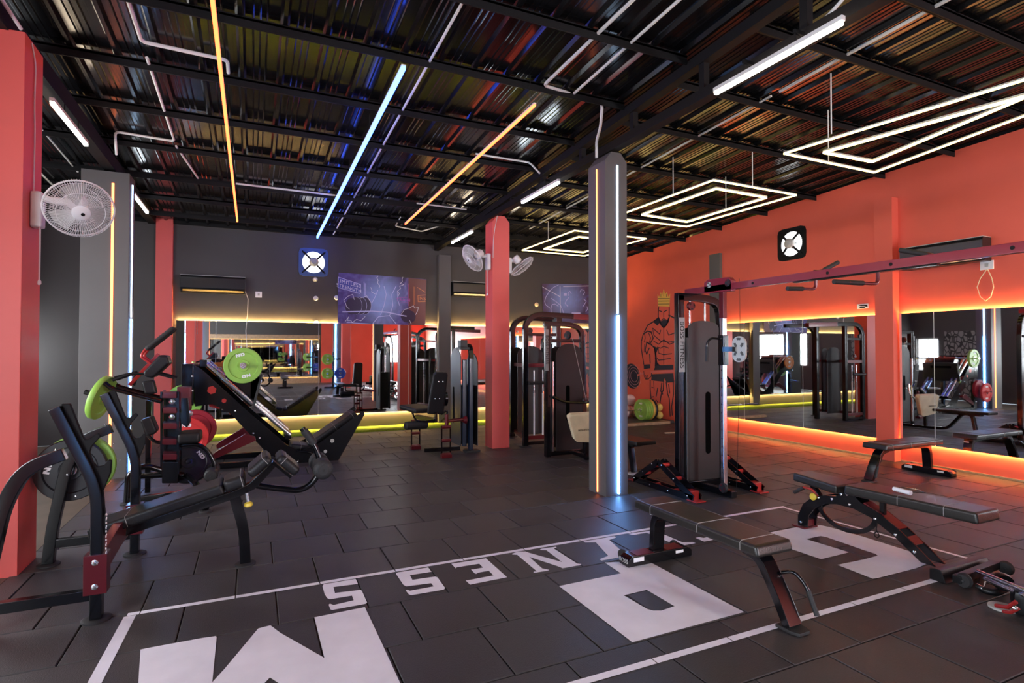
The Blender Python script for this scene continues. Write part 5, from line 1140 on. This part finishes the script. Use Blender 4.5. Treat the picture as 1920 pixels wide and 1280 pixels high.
for l in ([(232, 105), (350, 105)], [(235, 130), (348, 128)], [(235, 160), (348, 158)], [(262, 60), (262, 90)], [(290, 30), (290, 80)], [(318, 60), (318, 88)]):
    for q in ribbon2(mz(l), .012): cb.prism([(xm - .0015, y, z) for y, z in q], (.0005, 0, 0))
obj('crown', cb, M['mural'], o)
bm_ = MB()
for q in ribbon2(mz([(30, 870), (85, 850)]) , .045) + ribbon2(mz([(165, 838), (390, 828)]), .045): bm_.prism([(xm - .001, y, z) for y, z in q], (.0005, 0, 0))
obj('bar', bm_, mat('bar_paint', (.75, .16, .14), .5), t)
pl_ = []
for i in range(24): a_ = i * math.pi / 12; pl_.append((-25 + 78 * math.cos(a_), 880 + 125 * math.sin(a_) + 20 * math.cos(a_)))
blob('plate', pl_, M['mural'])
rg_ = MB()
for k in (.45, .68, .88):
    l = [(-25 + 20 + (x + 25) * k, 880 + (y - 880) * k) for x, y in pl_]; l.append(l[0])
    for q in ribbon2(mz(l), .008): rg_.prism([(xm - .001, y, z) for y, z in q], (.0005, 0, 0))
obj('line_art', rg_, mat('mural_highlight', (.75, .35, .40), .5), t)

# ------------------------------------------------------------ barbell platform in the far right corner
t = thing('lifting_platform', 'dark mat with pale wooden edge strips in the far right corner', 'lifting platform', (7.0, 9.9, 0))
obj('mat', MB().bx(5.6, 8.17, 9.45, 11.0, .002, .05), M['rubber'], t, bev=.004)
obj('edge_strip', MB().bx(5.5, 7.98, 9.35, 9.45, .002, .056), M['wood'], t, bev=.004); obj('edge_strip', MB().bx(7.90, 7.98, 9.45, 9.62, .002, .056), M['wood'], t, bev=.004)
one('wooden_lath', MB().bar((6.95, 8.3, .012), (7.6, 8.16, .012), .03, .02), M['wood'], 'pale wooden lath lying on the floor in front of the lifting platform', 'wooden strip')
bz = .05 + .225
cx = lambda px: fy(px, 768, 9.78).x
t = thing('barbell', 'chrome barbell loaded with green, yellow and black plates in the far right corner', 'barbell', (6.5, 9.78, bz))
obj('bar', MB().cyl((5.3, 9.78, bz), (cx(1199) - .02, 9.78, bz), .014), M['chrome'], t); obj('sleeve', MB().cyl((cx(1199) - .03, 9.78, bz), (cx(1199) + .38, 9.78, bz), .025), M['chrome'], t)
for i, (mm, lb) in enumerate((('pgreen', 'green plate with faint lettering on the barbell, nearest the grey column'), ('pgreen', 'green plate second from the left on the barbell'), ('pgreen', 'green plate on the barbell touching the yellow one'), ('pyellow', 'yellow plate on the barbell between the green and black ones'), ('pblack', 'black outermost plate on the right end of the barbell'))):
    plate('weight_plate', lb, (cx(1199) + .05 + i * .062, 9.78, bz), (1, 0, 0), .225, .058, mm, group=None, marks=(i == 0))
def ball(label, c, r, m='ball', name='medicine_ball'):
    o = one(name, MB().lathe([(max(.001, r * math.sin(i * math.pi / 12)), -r * math.cos(i * math.pi / 12)) for i in range(13)], c, (0, 0, 1), 20), M[m], label, 'ball', ang=80); return o
c1 = fx(1236, 781, 8.06)
ball('yellow ball lying under another one beside the barbell', (c1.x, c1.y, .05 + .085), .085); ball('yellow ball stacked on top of the other beside the barbell', (c1.x - .005, c1.y, .05 + .085 * 3 - .001), .085)
ball('white ball between the barbell plates and the yellow balls', (c1.x - .06, c1.y + .28, .05 + .10), .10, 'mark')
c2 = fy(1181, 770, 10.3)
ball('pink ball behind the barbell, leftmost', (c2.x - .1, 10.32, .05 + .14), .14, 'pink'); ball('pink ball behind the barbell, next to the green plate', (c2.x + .19, 10.34, .05 + .14), .14, 'pink'); ball('pink ball resting on top of the two pink ones', (c2.x + .04, 10.35, .05 + .38), .13, 'pink')

# ------------------------------------------------------------ equipment behind the camera that the mirrors show
cable_tower('black and red cable tower at the near end of the overhead beam, outside the frame', -3.6, -1)
flat_bench('black flat bench behind the camera, seen only in the mirrors', 1.2, -2.6)
t = thing('plate_tree', 'black plate tree behind the camera, seen in the back mirror', 'weight rack', (3.0, -1.4, 0))
obj('post', MB().bar((3.0, -1.4, 0), (3.0, -1.4, 1.5), .08, .08, (1, 0, 0)), M['black'], t, bev=.006)
obj('base', MB().bar((2.65, -1.4, .04), (3.35, -1.4, .04), .07, .07).bar((3.0, -1.75, .04), (3.0, -1.05, .04), .07, .07), M['black'], t, bev=.006)
obj('weight_horn', MB().cyl((2.75, -1.36, 1.2), (2.75, -1.1, 1.2), .024).cyl((3.25, -1.36, .62), (3.25, -1.1, .62), .024).cyl((2.75, -1.36, .62), (2.75, -1.1, .62), .024), M['black'], t)
obj('arm', MB().bar((2.7, -1.38, 1.2), (3.3, -1.38, 1.2), .05, .06).bar((2.7, -1.38, .62), (3.3, -1.38, .62), .05, .06), M['black'], t)
for x, z, mm, lb in ((2.75, 1.2, 'pgreen', 'green plate on the upper horn of the plate tree behind the camera'), (2.75, .62, 'pgreen', 'green plate on the lower left horn of the plate tree behind the camera'), (3.25, .62, 'pblue', 'blue plate on the lower right horn of the plate tree behind the camera')):
    plate('weight_plate', lb, (x, -1.2, z), (0, 1, 0), .225, .06, mm)
